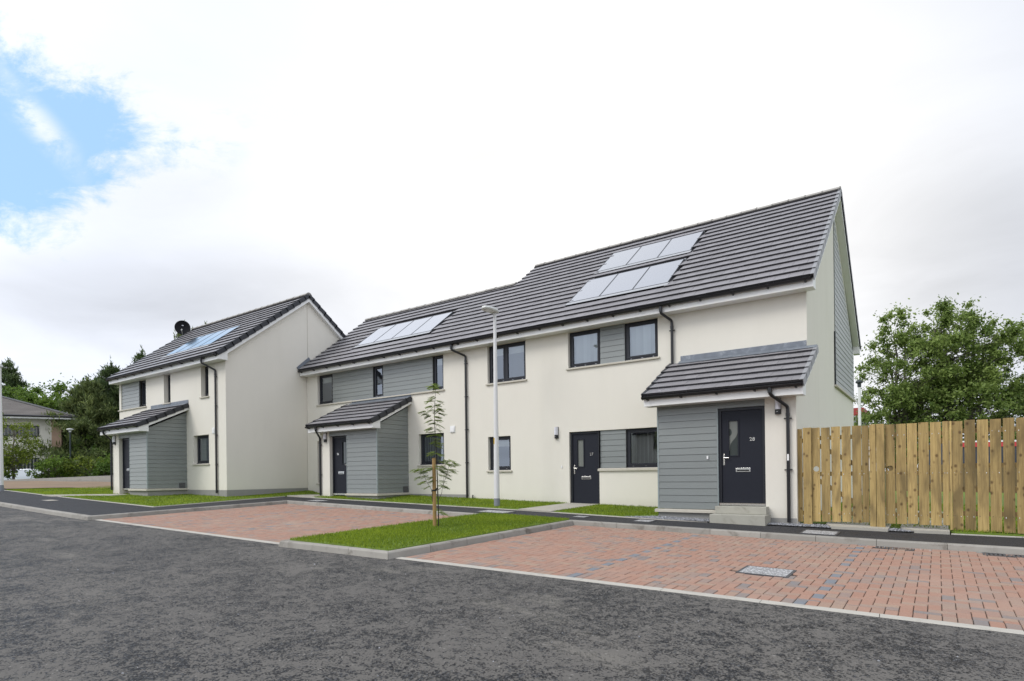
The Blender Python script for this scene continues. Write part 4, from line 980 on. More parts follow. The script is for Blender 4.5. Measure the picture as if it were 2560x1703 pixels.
# boarded rear half of the gable
b = MB(); b.box(.0015, .012, 4.25, 8.78, 3.93, 5.4, 0, .6)
zz = 3.93
while zz < 9.1:
    ymax = min(8.79, 8.8-(zz+.152-5.44)/TAN) if zz+.152 > 5.44 else 8.79
    if ymax > 4.36: zb_ = zz+.010; b.add([(.002, 4.36, zb_), (.026, 4.36, zb_), (.026, ymax, zb_), (.002, ymax, zb_), (.002, 4.36, zz+.152), (.020, 4.36, zz+.152), (.020, ymax, zz+.152), (.002, ymax, zz+.152)], [(3, 2, 1, 0), (4, 5, 6, 7), (0, 1, 5, 4), (1, 2, 6, 5), (2, 3, 7, 6), (3, 0, 4, 7)], 0, random.uniform(.95, 1.06))
    zz += .152
b.build('cladding', M['clad'], RH)
tr = MB(); tr.box(.002, .034, 4.25, 4.355, 3.92, 5.42, 0); tr.build('corner_trim', M['frame'], RH)
tr = MB(); tr.box(.002, .075, 4.2, 8.9, 3.865, 3.922); tr.build('sill', M['stone'], RH)
porch(RH, -2.93, 1, 0, 1.36, .98, .60, .81, 2.89, 3.03, 4.25, '28', True, side=False)
downpipe(RH, (-3.22, -.40, 5.60), (-3.07, -.05, 5.33), 4.24); downpipe(RH, (-.40, -1.81, 3.19), (-.14, -1.445, 2.83), .47)
# ------------------------------------------------------------------ middle house
MH = thing('terraced_house', (-14, 3, .8), 'middle terraced house with door 26 and a long boarded upper band', 'house', 'houses of the white rendered terrace')
b = MB()
holes = [(-17.44, -10.82, 4.35, SOF), (-17.49, -15.7, 1.27, 2.92), (-11.97, -10.83, 1.88, 2.92)]
rooms = [(-17.44, -16.57, 4.35, SOF), (-14.25, -13.75, 4.35, SOF), (-11.33, -10.82, 4.35, SOF), (-17.49, -15.7, 1.27, 2.92), (-11.97, -10.83, 1.88, 2.92)]
rooms[1] = (-14.27, -13.74, 4.35, SOF)
wall_front(b, -18.11, -9.98, 0, .5, SOF, holes, rooms, dz_=1.5)
b.ngon([(-18.11, 0, .5), (-18.11, 0, SOF), (-18.11, 6.2, SOF), (-18.11, 6.2, .5)]); b.ngon([(-18.11, 6.2, .5), (-18.11, 6.2, SOF), (-9.98, 6.2, SOF), (-9.98, 6.2, .5)])
b.build('wall', [M['wall'], M['interior']], MH)
pl = MB(); pl.box(-18.1, -9.86, -.006, .1, .5, .90); pl.build('plinth', M['plinth'], MH)
window(MH, -17.43, -16.57, 4.355, SOF-.005, 0, blind='roller'); window(MH, -14.27, -13.74, 4.355, SOF-.005, 0); window(MH, -11.33, -10.83, 4.355, SOF-.005, 0, blind='roller')
window(MH, -17.48, -15.71, 1.275, 2.915, 0); window(MH, -11.96, -10.84, 1.885, 2.915, 0, blind='open')
sill(MH, -17.44, -10.82, 4.35, 0, h=.06); sill(MH, -17.49, -15.7, 1.27, 0); sill(MH, -11.97, -10.83, 1.88, 0)
c = MB(); boards_front(c, -16.56, -14.275, .05, 4.35, SOF); boards_front(c, -13.735, -11.335, .05, 4.35, SOF); c.build('cladding', M['clad'], MH)
LM = (3.1-YD)/math.cos(TH)
b = MB(); deck(b, -18.10, -10.0, YD, ZD, TH, LM); deck(b, -18.10, -10.0, 6.58, ZD, TH, LM, -1)
tiles(b, -18.10, -10.005, YD, ZD, TH, LM-.02, [(-15.93, -11.88, .57, 1.95)], phase=.1)
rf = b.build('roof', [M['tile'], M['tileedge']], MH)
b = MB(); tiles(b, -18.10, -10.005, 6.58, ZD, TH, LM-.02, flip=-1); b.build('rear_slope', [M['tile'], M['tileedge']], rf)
ridge(rf, -18.10, -10.0, 3.1, zdk(3.1)+.085)
fa = MB(); fa.box(-18.10, -9.995, -.335, -.31, SOF, SOF+.165); fa.box(-18.10, -9.995, -.309, .0, SOF, SOF+.02); fa.build('fascia', M['upvc'], rf)
gutter(rf, -18.06, -9.995, -.40, SOF+.19)
lf = MB()
for s0 in (0.02,):
    q = [slope_pt(YD, ZD, TH, s0, .07), slope_pt(YD, ZD, TH, .75, .07), slope_pt(YD, ZD, TH, .75, .20), slope_pt(YD, ZD, TH, s0, .16)]
    lf.prismx(q, -18.118, -18.09)
lf.build('flashing', M['lead'], rf)
solar(MH, [-15.87, -14.89, -13.91, -12.92, -11.94], .66, 1.86, YD, ZD)
porch(MH, -12.48, -1, 0, 1.50, .93, .54, .91, 2.92, 3.07, 4.20, '26', zc=.955)
downpipe(MH, (-10.12, -.40, 5.60), (-9.83, -.05, 5.30), .70); downpipe(MH, (-15.12, -1.81, 3.24), (-15.38, -1.445, 2.88), .86)
# ------------------------------------------------------------------ left house, set forward
LH = thing('terraced_house', (-22.5, 0, 1), 'left end house of the terrace set forward, with satellite dish and plain gable', 'house', 'houses of the white rendered terrace')
LY, LS = -3.33, 5.67; LYD, LZD = LY-.38, LS+.195
zl = lambda y: LZD+(y-LYD)*TAN
b = MB()
holes = [(-26.70, -24.31, 4.55, LS), (-22.74, -22.2, 4.53, LS), (-19.84, -19.30, 4.53, LS), (-20.44, -19.32, 2.06, 3.12)]
rooms = [(-25.0, -24.31, 4.55, LS), (-22.74, -22.2, 4.53, LS), (-19.84, -19.30, 4.53, LS), (-20.44, -19.32, 2.06, 3.12)]
wall_front(b, -26.88, -18.13, LY, .7, LS, holes, rooms, dz_=1.5)
LA = .05
b.ngon([(-18.13, LY, .7), (-18.13, 3.43, .7), (-18.13, 3.43, LS+.05), (-18.13, LA, zl(LA)-.06), (-18.13, LY, zl(LY)-.06)])
b.ngon([(-26.88, LY, .7), (-26.88, LY, zl(LY)-.06), (-26.88, LA, zl(LA)-.06), (-26.88, 3.43, LS+.05), (-26.88, 3.43, .7)])
b.ngon([(-18.13, 3.43, .7), (-26.88, 3.43, .7), (-26.88, 3.43, LS+.05), (-18.13, 3.43, LS+.05)])
b.build('wall', [M['wall'], M['interior']], LH)
pl = MB(); pl.box(-20.9, -18.127, LY-.004, LY+.1, .7, 1.09); pl.box(-18.1285, -18.1265, LY+.1, .0, .7, 1.09); pl.build('plinth', M['plinth'], LH)
bd = MB(); bd.box(-18.130, -18.1285, .045, .075, 1.0, zl(LA)-.1); bd.build('movement_joint', M['stone'], LH)
window(LH, -25.0, -24.32, 4.555, LS-.005, LY, rec=.14); window(LH, -22.73, -22.21, 4.535, LS-.005, LY, rec=.16); window(LH, -19.83, -19.31, 4.535, LS-.005, LY, rec=.16); window(LH, -20.43, -19.33, 2.065, 3.115, LY, rec=.14, blind='curtain')
sill(LH, -26.88, -24.31, 4.55, LY); sill(LH, -22.74, -22.2, 4.53, LY); sill(LH, -19.84, -19.30, 4.53, LY); sill(LH, -20.44, -19.32, 2.06, LY)
c = MB(); boards_front(c, -26.70, -25.01, LY+.04, 4.55, LS); c.build('cladding', M['clad'], LH)
LL = (LA-LYD)/math.cos(TH); LR = 2*LA-LYD
b = MB(); deck(b, -27.05, -18.0, LYD, LZD, TH, LL); deck(b, -27.05, -18.0, LR, LZD, TH, LL, -1)
tiles(b, -27.07, -17.97, LYD, LZD, TH, LL-.02, [(-23.80, -19.99, -2.92, -1.45)], phase=.2)
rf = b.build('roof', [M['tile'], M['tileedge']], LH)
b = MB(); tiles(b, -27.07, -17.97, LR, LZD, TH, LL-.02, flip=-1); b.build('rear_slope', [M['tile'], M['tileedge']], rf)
for vx, vy, vf, vs in ((-17.96, LYD, 1, 1), (-17.96, LR, -1, 1), (-27.07, LYD, 1, -1), (-27.07, LR, -1, -1)):
    vb = MB(); verge(vb, vx, vy, LZD, TH, LL-.03, vf, vs); vb.build('verge', M['verge'], rf)
ridge(rf, -27.07, -17.97, LA, zl(LA)+.085)
barge(rf, -18.128, -17.975, LY-.335, LS, LA, LR-.045, zl, wall0=LY, wallr=3.43)
barge(rf, -27.05, -26.882, LY-.335, LS, LA, LR-.045, zl, wall0=LY, wallr=3.43)
fa = MB(); fa.box(-26.88, -18.13, LY-.335, LY-.31, LS, LS+.165); fa.box(-26.88, -18.13, LY-.309, LY, LS, LS+.02); fa.build('fascia', M['upvc'], rf)
gutter(rf, -27.05, -18.0, LY-.40, LS+.19)
solar(LH, [-23.73, -22.81, -21.89, -20.97, -20.05], -2.80, -1.55, LYD, LZD)
porch(LH, -20.96, -1, LY, 1.42, .96, .58, 1.14, 3.08, 3.24, 4.34, None, zc=1.165)
downpipe(LH, (-19.02, LY-.40, LS+.10), (-18.73, LY-.05, 5.40), .98); downpipe(LH, (-23.66, LY-1.81, 3.41), (-23.92, LY-1.445, 3.05), 1.10)

# ------------------------------------------------------------------ fittings on the walls
wall_lamp(-6.51, 0, 2.70, 'white and black bulkhead lamp on the wall left of door 27')
wall_lamp(-.33, -1.4, 2.86, 'white and black bulkhead lamp above right of door 28 under the porch eave')
wall_lamp(-15.10, -1.4, 2.90, 'white and black bulkhead lamp on the porch pillar beside door 26')
wall_lamp(-23.66, LY-1.4, 3.04, 'white and black bulkhead lamp on the porch pillar of the forward left house')
def small(name, m, parts, label, cat, group=None, bevel=.003):
    b = MB(); [b.box(*p) for p in parts]; return tag(b.build(name, m, bevel=bevel), label, cat, group)
small('vent_cover', M['white'], [(-10.54, -10.34, -.025, 0, 2.90, 3.12), (-10.52, -10.36, -.04, -.025, 2.92, 3.06)], 'square white vent cover on the wall between the lower window and the long downpipe', 'vent')
small('vent_cover', M['white'], [(-19.05, -18.88, LY-.02, LY, 3.13, 3.35), (-19.03, -18.90, LY-.035, LY-.02, 3.15, 3.29)], 'white vent cover above the ground window of the forward left house', 'vent')
small('vent_grille', M['iron'], [(-12.466, -12.44, -.27, -.06, .95, 1.16)], 'dark grille low on the boarded side of the porch of door 26', 'vent grille')
small('vent_grille', M['iron'], [(-20.946, -20.92, LY-.30, LY-.09, 1.12, 1.36)], 'dark grille low on the boarded side of the left porch', 'vent grille')
small('doorbell', M['white'], [(-1.80, -1.765, -1.44, -1.418, 1.80, 1.87)], 'small white doorbell push on the grey boards beside door 28', 'doorbell')
small('doorbell', M['white'], [(-6.37, -6.335, -.02, 0, 1.68, 1.75)], 'small white doorbell push on the white wall beside door 27', 'doorbell')
small('pipe_label', M['white'], [(-.155, -.120, -1.484, -1.478, 1.73, 1.86)], 'small white label stuck on the black downpipe right of door 28', 'label', bevel=0)
b = MB(); b.tube([(-9.62, -.03, .62), (-9.62, -.03, .84), (-9.60, -.05, .88), (-9.56, -.08, .88)], .018, 8); b.box(-9.69, -9.55, -.05, -.002, .60, .76)
tag(b.build('pipe_stub', M['iron'], smooth=True), 'short dark pipe stub at the wall foot right of the long downpipe', 'pipe')
st = thing('doorstep', (-1.05, -1.7, .45), 'pair of grey concrete steps up to door 28', 'steps')
b = MB(); b.box(-1.60, -.49, -1.93, -1.42, .36, .622); b.build('step', M['step'], st, bevel=.008)
b = MB(); b.box(-1.565, -.525, -1.66, -1.421, .624, .782); b.build('step', M['step'], st, bevel=.008)
# satellite dish on the far verge
sd_ = thing('satellite_dish', (-27.1, -.46, 7.6), 'black round satellite dish on a pole at the far end of the left roof', 'satellite dish')
def dishmesh(c, r, nrm):
    b = MB(); nrm = Vector(nrm).normalized(); u = nrm.cross(Vector((0, 0, 1))).normalized(); v = u.cross(nrm); n = 28; rings = 6; pts = []
    for side in (0, .008):
        for i in range(rings+1):
            q = r*i/rings
            for j in range(n):
                an = 2*math.pi*j/n; pts.append(Vector(c)+(u*math.cos(an)+v*math.sin(an))*q+nrm*(.09*(i/rings)**2-side))
    fs = []
    for s_ in (0, 1):
        o = s_*(rings+1)*n
        for i in range(rings):
            for j in range(n):
                f = (o+i*n+j, o+i*n+(j+1) % n, o+(i+1)*n+(j+1) % n, o+(i+1)*n+j); fs.append(f if s_ else f[::-1])
    o = rings*n; o2 = (2*rings+1)*n; fs += [(o+j, o+(j+1) % n, o2+(j+1) % n, o2+j) for j in range(n)]
    b.add(pts, fs); return b, u, v, nrm
dc = Vector((-27.2, -.43, 8.78)); dn = Vector((.80, -.55, .04))
b, du, dv, dn = dishmesh(dc, .345, dn); b.build('dish', M['dish'], sd_, smooth=True)
b = MB(); pv = dc+dn*.045+dv*.11
for k in (-1, 0, 1):                                             # small pale emblem and a thin line under it
    b.ngon([pv+du*(k*.026-.010)+dv*(-.018), pv+du*(k*.026+.010)+dv*(-.018), pv+du*(k*.026+.010)+dv*.022, pv+du*(k*.026-.010)+dv*.022])
b.build('emblem', M['opal'], sd_)
b = MB(); tip = dc+dn*.36-dv*.20; b.tube([dc-dv*.34+dn*.02, tip], .012, 8); b.tube([tip-dn*.02, tip+(dc-tip).normalized()*.09+dn*.0], .032, 10); b.build('feed_arm', M['lantern'], sd_, smooth=True)
b = MB(); b.tube([(-27.2+.0-dn.x*.08, -.43-dn.y*.08, 8.78), (-27.2-dn.x*.08, -.43-dn.y*.08, 7.55)], .022, 10); b.box(-27.28, -26.86, -.41, -.36, 7.7, 7.74); b.box(-27.28, -26.86, -.41, -.36, 8.0, 8.04); b.build('pole', M['post'], sd_, smooth=True)
b = MB(); b.tube([dc-dn*.07, dc-dn*.01], .05, 10); b.build('bracket', M['black'], sd_)

# ------------------------------------------------------------------ lamp columns
def lamp_post(x, y, rz, label, h=5.44):
    t = thing('street_lamp', (x, y, K(x, y)), label, 'street lamp', 'grey street lamp columns')
    z0 = K(x, y)
    b = MB(); b.tube([(x, y, z0+.25), (x, y, z0+.9), (x, y, z0+2.0), (x, y, z0+h-.18)], [.080, .078, .068, .042], 18, cap=True); b.tube([(x, y, z0+.88), (x, y, z0+.90)], [.0785, .0775], 18); b.build('column', M['post'], t, smooth=True)
    b = MB(); b.tube([(x, y, z0-.1), (x, y, z0+.26)], .083, 18); b.build('base', M['postbase'], t, smooth=True)
    b = MB(); b.tube([(x, y, z0+h-.20), (x, y, z0+h-.06)], .049, 14); b.build('spigot', M['post'], t, smooth=True)
    b = MB(); c, s = math.cos(rz), math.sin(rz); W = lambda u, v, z: (x+c*u-s*v, y+s*u+c*v, z0+h+z)
    top = [(-.09, .09), (.06, .15), (.40, .15), (.50, .07), (.50, -.07), (.40, -.15), (.06, -.15), (-.09, -.09)]
    n = len(top); pts = [W(u*.95, v*.9, -.055+.01*u) for u, v in top]+[W(u, v, -.02) for u, v in top]+[W(u*.92+.02, v*.72, .035+.02*(u < .3)) for u, v in top]
    b.add(pts, [tuple(range(n-1, -1, -1)), tuple(range(2*n, 3*n))]+[(k*n+i, k*n+(i+1) % n, (k+1)*n+(i+1) % n, (k+1)*n+i) for k in (0, 1) for i in range(n)])
    b.build('lantern', M['lantern'], t)
    b = MB(); b.hexa([W(.10, -.09, -.062), W(.40, -.09, -.060), W(.40, .09, -.060), W(.10, .09, -.062), W(.10, -.09, -.052), W(.40, -.09, -.050), W(.40, .09, -.050), W(.10, .09, -.052)]); b.build('lens', M['opal'], t)
    return t
L1 = lamp_post(-7.58, -1.46, R(-90), 'tall pale grey street lamp on the grass before the double window')
b = MB(); b.box(-7.615, -7.585, -1.5305, -1.526, 2.36, 2.53); b.build('marker', M['yellow'], L1)
lamp_post(-30.80, -6.45, R(-90), 'grey street lamp column cut by the left edge of the picture')
lamp_post(-12.9, -14.9, R(90), 'taller grey street lamp over the road, mirrored in the upper window above door 27', 8.1)
b = MB(); G0 = thing('post_lamp', (-46.2, 1.06, 1.7), 'dark green lamp post with flat disc head among the shrubs', 'lamp post')
b.tube([(-46.2, 1.06, 1.4), (-46.2, 1.06, 4.95)], [.065, .045], 12); b.build('column', M['greenpost'], G0, smooth=True)
b = MB(); b.lathe([(.05, 0), (.08, .02), (.09, .12), (.22, .19), (.20, .24), (.06, .29)], (-46.2, 1.06, 4.80), 20); b.build('lamp_head', M['lantern'], G0, smooth=True)
b = MB(); T0 = thing('flue_post', (-.43, 15.4, .5), 'thin pale post with small dark cap behind the fence by the gable', 'post')
b.tube([(-.43, 15.4, .4), (-.43, 15.4, 5.15)], [.065, .055], 12); b.build('column', M['upvc'], T0, smooth=True)
b = MB(); b.lathe([(.055, 0), (.075, .02), (.075, .16), (.15, .20), (.14, .26), (.05, .33)], (-.43, 15.4, 5.15), 14); b.build('cap', M['greenpost'], T0, smooth=True)

# ------------------------------------------------------------------ covers and gullies
def cover(x0, x1, y0, y1, zf, label, name='manhole_cover', halves=True, m=None):
    t = thing(name, ((x0+x1)/2, (y0+y1)/2, zf((x0+x1)/2, (y0+y1)/2)), label, 'manhole cover', 'access covers in the paving')
    def slab(b, a, c, e, f, h0, h1): b.hexa([(a, e, zf(a, e)+h0), (c, e, zf(c, e)+h0), (c, f, zf(c, f)+h0), (a, f, zf(a, f)+h0), (a, e, zf(a, e)+h1), (c, e, zf(c, e)+h1), (c, f, zf(c, f)+h1), (a, f, zf(a, f)+h1)])
    b = MB(); w_ = .03
    slab(b, x0, x1, y0, y0+w_, -.03, .007); slab(b, x0, x1, y1-w_, y1, -.03, .007); slab(b, x0, x0+w_, y0+w_, y1-w_, -.03, .007); slab(b, x1-w_, x1, y0+w_, y1-w_, -.03, .007)
    b.build('frame', M['iron'], t)
    b = MB(); xm = (x0+x1)/2
    if halves: slab(b, x0+w_+.004, xm-.003, y0+w_+.004, y1-w_-.004, -.03, .008); slab(b, xm+.003, x1-w_-.004, y0+w_+.004, y1-w_-.004, -.03, .008)
    else: slab(b, x0+w_+.004, x1-w_-.004, y0+w_+.004, y1-w_-.004, -.03, .008)
    b.build('lid', m or M['tread'], t); return t
cover(*MAN, lambda x, y: RD(x, y)+.004, 'square grey tread plate cover among the red blocks of the near bay')
cover(.29, .88, -2.82, -2.22, K, 'grey tread plate cover in the pavement below the gate')
cover(-7.32, -6.42, -2.72, -2.18, K, 'grey cover in the pavement behind the grass island')
cover(-3.05, -2.65, -2.62, -2.22, K, 'small grey cover in the pavement left of the steps', halves=False)
cover(-4.6, -4.25, -2.55, -2.25, K, 'small grey cover in the pavement below the grass by door 27', halves=False)
cover(-14.4, -13.75, -2.75, -2.3, K, 'grey cover in the pavement before the middle porch')
cover(-22.2, -21.5, -7.55, -7.2, K, 'pale rectangular cover in the wide pavement at the left', halves=False, m=M['slab'])
def gully(x0, x1, y0, y1, label, m):
    zf = lambda x, y: RD(x, y)+.004; t = thing('drain_gully', ((x0+x1)/2, (y0+y1)/2, zf(x0, y0)), label, 'drain', 'gully gratings at the kerb foot')
    b = MB(); w_ = .025; H = lambda a, c, e, f, h0, h1: b.hexa([(a, e, zf(a, e)+h0), (c, e, zf(c, e)+h0), (c, f, zf(c, f)+h0), (a, f, zf(a, f)+h0), (a, e, zf(a, e)+h1), (c, e, zf(c, e)+h1), (c, f, zf(c, f)+h1), (a, f, zf(a, f)+h1)])
    H(x0, x1, y0, y0+w_, -.06, .004); H(x0, x1, y1-w_, y1, -.06, .004); H(x0, x0+w_, y0+w_, y1-w_, -.06, .004); H(x1-w_, x1, y0+w_, y1-w_, -.06, .004)
    b.build('frame', M['iron'], t); b = MB(); n = 9
    H = lambda a, c, e, f, h0, h1: b.hexa([(a, e, zf(a, e)+h0), (c, e, zf(c, e)+h0), (c, f, zf(c, f)+h0), (a, f, zf(a, f)+h0), (a, e, zf(a, e)+h1), (c, e, zf(c, e)+h1), (c, f, zf(c, f)+h1), (a, f, zf(a, f)+h1)])
    for i in range(n):
        xx = x0+w_+(x1-x0-2*w_)*(i+.5)/n; H(xx-.014, xx+.014, y0+w_, y1-w_, -.05, .001)
    b.build('grating', m, t); b = MB(); b.box(x0+w_, x1-w_, y0+w_, y1-w_, zf(x1, y0)-.3, zf(x1, y0)-.07); b.build('sump', M['black'], t)
gully(*GULLY[0], 'rusty silted gully grating at the kerb foot below the fence', mat('rusty_iron', (.15, .105, .07), .9, var=.3, vscale=20)); gully(*GULLY[1], 'black open gully grating at the kerb foot near the right edge', M['iron'])

# ------------------------------------------------------------------ timber fence and gates
FZ = 2.375; FY = -1.30
NAIL = MB()
def boards(b_list, par, y=FY, z0=None, hole=None, nails=(2.17, 1.45, .67)):
    global NAIL
    NAIL = MB()
    for i, (a, c) in enumerate(b_list):
        b = MB(); zb = (K(a, y)+.06 if z0 is None else z0)+random.uniform(-.01, .01); zt = FZ+random.uniform(-.008, .008); t = random.choice((.70, .80, .92, 1.0, 1.08, 1.18))*random.uniform(.95, 1.05)
        if hole and i == hole[0]:
            # board with a round finger hole: ring of quads between hole and rectangle
            hx, hz, r = (a+c)/2, hole[1], hole[2]; n = 24; inner = [(hx+r*math.cos(2*math.pi*k/n), hz+r*math.sin(2*math.pi*k/n)) for k in range(n)]
            outer = []
            for k in range(n):
                an = 2*math.pi*k/n; cx_, sz = math.cos(an), math.sin(an); q = min((c-a)/2/max(abs(cx_), 1e-6), .11/max(abs(sz), 1e-6)); outer.append((hx+q*cx_, hz+q*sz))
            for k in range(n):
                k2 = (k+1) % n; i0, i1, o0, o1 = inner[k], inner[k2], outer[k], outer[k2]
                b.ngon([(i0[0], y, i0[1]), (i1[0], y, i1[1]), (o1[0], y, o1[1]), (o0[0], y, o0[1])], 0, t)
                b.ngon([(i0[0], y, i0[1]), (i0[0], y+.02, i0[1]), (i1[0], y+.02, i1[1]), (i1[0], y, i1[1])], 0, t*.8)
                b.ngon([(i0[0], y+.02, i0[1]), (o0[0], y+.02, o0[1]), (o1[0], y+.02, o1[1]), (i1[0], y+.02, i1[1])], 0, t)
            # corner fillers
            for sx, sz in ((1, 1), (-1, 1), (-1, -1), (1, -1)):
                cpt = (hx+sx*(c-a)/2, hz+sz*.11); near = sorted(outer, key=lambda p: (p[0]-cpt[0])**2+(p[1]-cpt[1])**2)[:2]
                b.ngon([(cpt[0], y, cpt[1]), (near[0][0], y, near[0][1]), (near[1][0], y, near[1][1])], 0, t); b.ngon([(cpt[0], y+.02, cpt[1]), (near[0][0], y+.02, near[0][1]), (near[1][0], y+.02, near[1][1])], 0, t)
            b.box(a, c, y, y+.02, zb, hz-.11, 0, t); b.box(a, c, y, y+.02, hz+.11, zt, 0, t)
        else:
            b.box(a, c, y, y+.02, zb, zt, 0, t)
        b.build('board', M['timber'], par)
        if nails: 
            for zz in nails:
                for xx in (a+.03, c-.03): NAIL.tube([(xx, y-.0015, zz+random.uniform(-.02, .02)), (xx, y+.002, zz)], .005, 6)
def nails_on(par): NAIL.build('nail_heads', M['metal'], par)['kind'] = 'stuff'
def rails(par, x0, x1, zs, y=FY+.0205, h=.085):
    for z in zs:
        b = MB(); b.box(x0, x1, y, y+.038, z-h/2, z+h/2, 0, .8); b.build('rail', M['timber'], par)
def brace(par, xa, za, xb, zb, y=FY+.0205):
    b = MB(); d_ = Vector((xb-xa, 0, zb-za)).normalized(); n_ = Vector((-d_.z, 0, d_.x))*.042
    P = [Vector((xa, 0, za))+n_, Vector((xb, 0, zb))+n_, Vector((xb, 0, zb))-n_, Vector((xa, 0, za))-n_]
    b.add([(p.x, y, p.z) for p in P]+[(p.x, y+.036, p.z) for p in P], [(0, 1, 2, 3), (7, 6, 5, 4), (0, 4, 5, 1), (1, 5, 6, 2), (2, 6, 7, 3), (3, 7, 4, 0)], 0, .78); b.build('brace', M['timber'], par)
def posts(x0, x1, label, y0=FY-.055, y1=FY+.045, zt=FZ+.01, nm='gate_post'):
    b = MB(); b.box(x0, x1, y0, y1, K(x0, FY)-.2, zt, 0, random.uniform(.95, 1.15)); return tag(b.build(nm, M['timber'], bevel=.006), label, 'gate post', 'timber posts between the gates')
F0 = thing('fence_panel', (.04, FY, .45), 'single narrow fence board between the house corner and the first gate post', 'fence')
boards([(-.015, .095)], F0); rails(F0, -.0, .115, (2.13, 1.44, .66))
posts(.118, .273, 'broad timber gate post nearest the house corner')
G1 = thing('garden_gate', (.7, FY, .45), 'boarded timber garden gate nearest the house with pale light showing through its finger hole', 'gate', 'boarded timber gates')
boards([(.279, .420), (.443, .598), (.623, .777), (.804, .958), (.983, 1.138), (1.147, 1.262)], G1, z0=.50, hole=(0, 1.55, .053)); nails_on(G1); rails(G1, .285, 1.255, (2.17, 1.45, .67)); brace(G1, .33, 2.06, 1.2, 1.52); brace(G1, .33, 1.36, 1.2, .76)
posts(1.274, 1.378, 'left one of the paired timber posts between the two gates'); posts(1.386, 1.522, 'right one of the paired timber posts between the two gates')
G2 = thing('garden_gate', (2.0, FY, .45), 'boarded timber garden gate farther from the house with a dark finger hole', 'gate', 'boarded timber gates')
boards([(1.530, 1.683), (1.702, 1.861), (1.876, 2.030), (2.050, 2.206), (2.228, 2.388), (2.410, 2.505)], G2, z0=.50, hole=(0, 1.545, .05)); nails_on(G2); rails(G2, 1.535, 2.50, (2.17, 1.45, .67)); brace(G2, 2.45, 1.36, 1.58, .76); brace(G2, 2.45, 2.06, 1.58, 1.52)
for hx in ():
    pass
F1 = thing('fence_panel', (5, FY, .45), 'long run of vertical timber fence boards right of the gates', 'fence')
b = MB(); b.box(2.512, 2.545, FY-.012, FY+.045, .42, FZ, 0, 1.35); b.build('batten', M['timber'], F1)
bl = []; x = 2.549
while x < 8.2: bl.append((x, x+random.uniform(.150, .158))); x += .1775
boards(bl, F1); nails_on(F1); rails(F1, 2.55, 8.3, (2.19, 1.57, 1.16, .72)); 
for xx in (4.4, 6.3, 8.2):
    b = MB(); b.box(xx, xx+.1, FY+.06, FY+.16, .3, FZ-.05); b.build('post', M['timber'], F1)

# ------------------------------------------------------------------ young tree with stake
K0 = thing('tree_stake', (-5.85, -5.82, .48), 'round softwood stake standing in the grass island with a black tie', 'stake')
b = MB(); b.tube([(-5.85, -5.82, .3), (-5.85, -5.82, 1.86)], .038, 12); b.build('post', M['stake'], K0, smooth=True)
b = MB(); nz = 1.22; b.tube([(-5.85-.045, -5.82-.03, nz-.02), (-5.82, -5.80-.03, nz), (-5.80+.02, -5.78-.02, nz+.035)], .016, 8)
for k in range(2):
    pts = [(-5.85+.043*math.cos(a), -5.82+.043*math.sin(a), nz-.012*k) for a in np.linspace(0, 2*math.pi, 14)]; b.tube(pts, .010, 6, cap=False)
b.tube([(-5.875, -5.85, nz-.02), (-5.88, -5.855, nz-.14), (-5.87, -5.85, nz-.24)], .007, 6)
b.build('tie', M['rubber'], K0)
Y0 = thing('young_tree', (-5.80, -5.76, .48), 'slender young tree with feathery leaves tied to a stake in the grass island', 'tree')
def yt(zx, zy, dd=0.0):           # offsets in the tree's own upright plane
    a = (zx-308)/515; return Vector((-5.80, -5.76, .47))+Vector(rv)*a+Vector((0, 0, (1568-zy)/515))+Vector(fv)*dd
b = MB()
trunk = [yt(306, 1585), yt(308, 1400), yt(303, 1200), yt(299, 1000), yt(293, 800), yt(283, 620), yt(279, 480), yt(280, 330), yt(290, 200), yt(296, 90)]
b.tube(trunk, [.012, .0115, .011, .010, .009, .0075, .006, .005, .0035, .002], 8)
br = [([(303, 1240), (245, 1188), (190, 1100), (150, 1010), (110, 968)], .0055, .05), ([(304, 1185), (360, 1140), (392, 1040), (425, 930), (470, 905)], .0055, -.06), ([(306, 1290), (340, 1220), (356, 1120), (366, 1000)], .005, .10), ([(302, 1100), (262, 1040), (258, 980)], .004, -.1),
      ([(280, 480), (225, 430), (180, 385)], .003, .04), ([(290, 545), (325, 420), (340, 370)], .003, -.04), ([(279, 330), (235, 270)], .002, .03), ([(282, 310), (325, 265)], .002, -.03), ([(305, 1420), (340, 1408), (375, 1425)], .003, -.02), ([(300, 1010), (380, 1000), (460, 975)], .003, .08), ([(298, 960), (220, 965), (170, 985)], .003, -.07)]
for P, r0, dd in br:
    n = len(P); b.tube([yt(*p, dd*i/(n-1)) for i, p in enumerate(P)], [r0*(1-.7*i/(n-1)) for i in range(n)], 6)
b.build('trunk', M['barkdark'], Y0, smooth=True)
LV = [(292, 92), (250, 108), (308, 130), (296, 172), (252, 228), (230, 262), (335, 258), (300, 303), (228, 322), (338, 340), (246, 352), (300, 362), (155, 374), (178, 394), (208, 420), (352, 394), (222, 464), (305, 425), (312, 456), (252, 490), (332, 505), (236, 535), (242, 575), (226, 556), (318, 560), (252, 605), (312, 612), (298, 650), (258, 690), (322, 690), (312, 722), (242, 790), (265, 805), (338, 815),
      (400, 880), (448, 882), (488, 912), (420, 912), (352, 890), (328, 965), (442, 972), (464, 988), (398, 985), (374, 1000), (338, 1026), (412, 1024), (238, 1050), (424, 1055), (346, 1090), (248, 1086), (188, 1150), (344, 1136), (388, 1150), (84, 970), (122, 960), (200, 970), (222, 964), (168, 992), (98, 1052), (154, 1096), (165, 1036), (230, 948), (312, 930), (312, 1384), (352, 1410), (374, 1428), (370, 945), (140, 985), (60, 975), (450, 925), (385, 965), (355, 985)]
VV = []; TT = []; rr = random.Random(3)
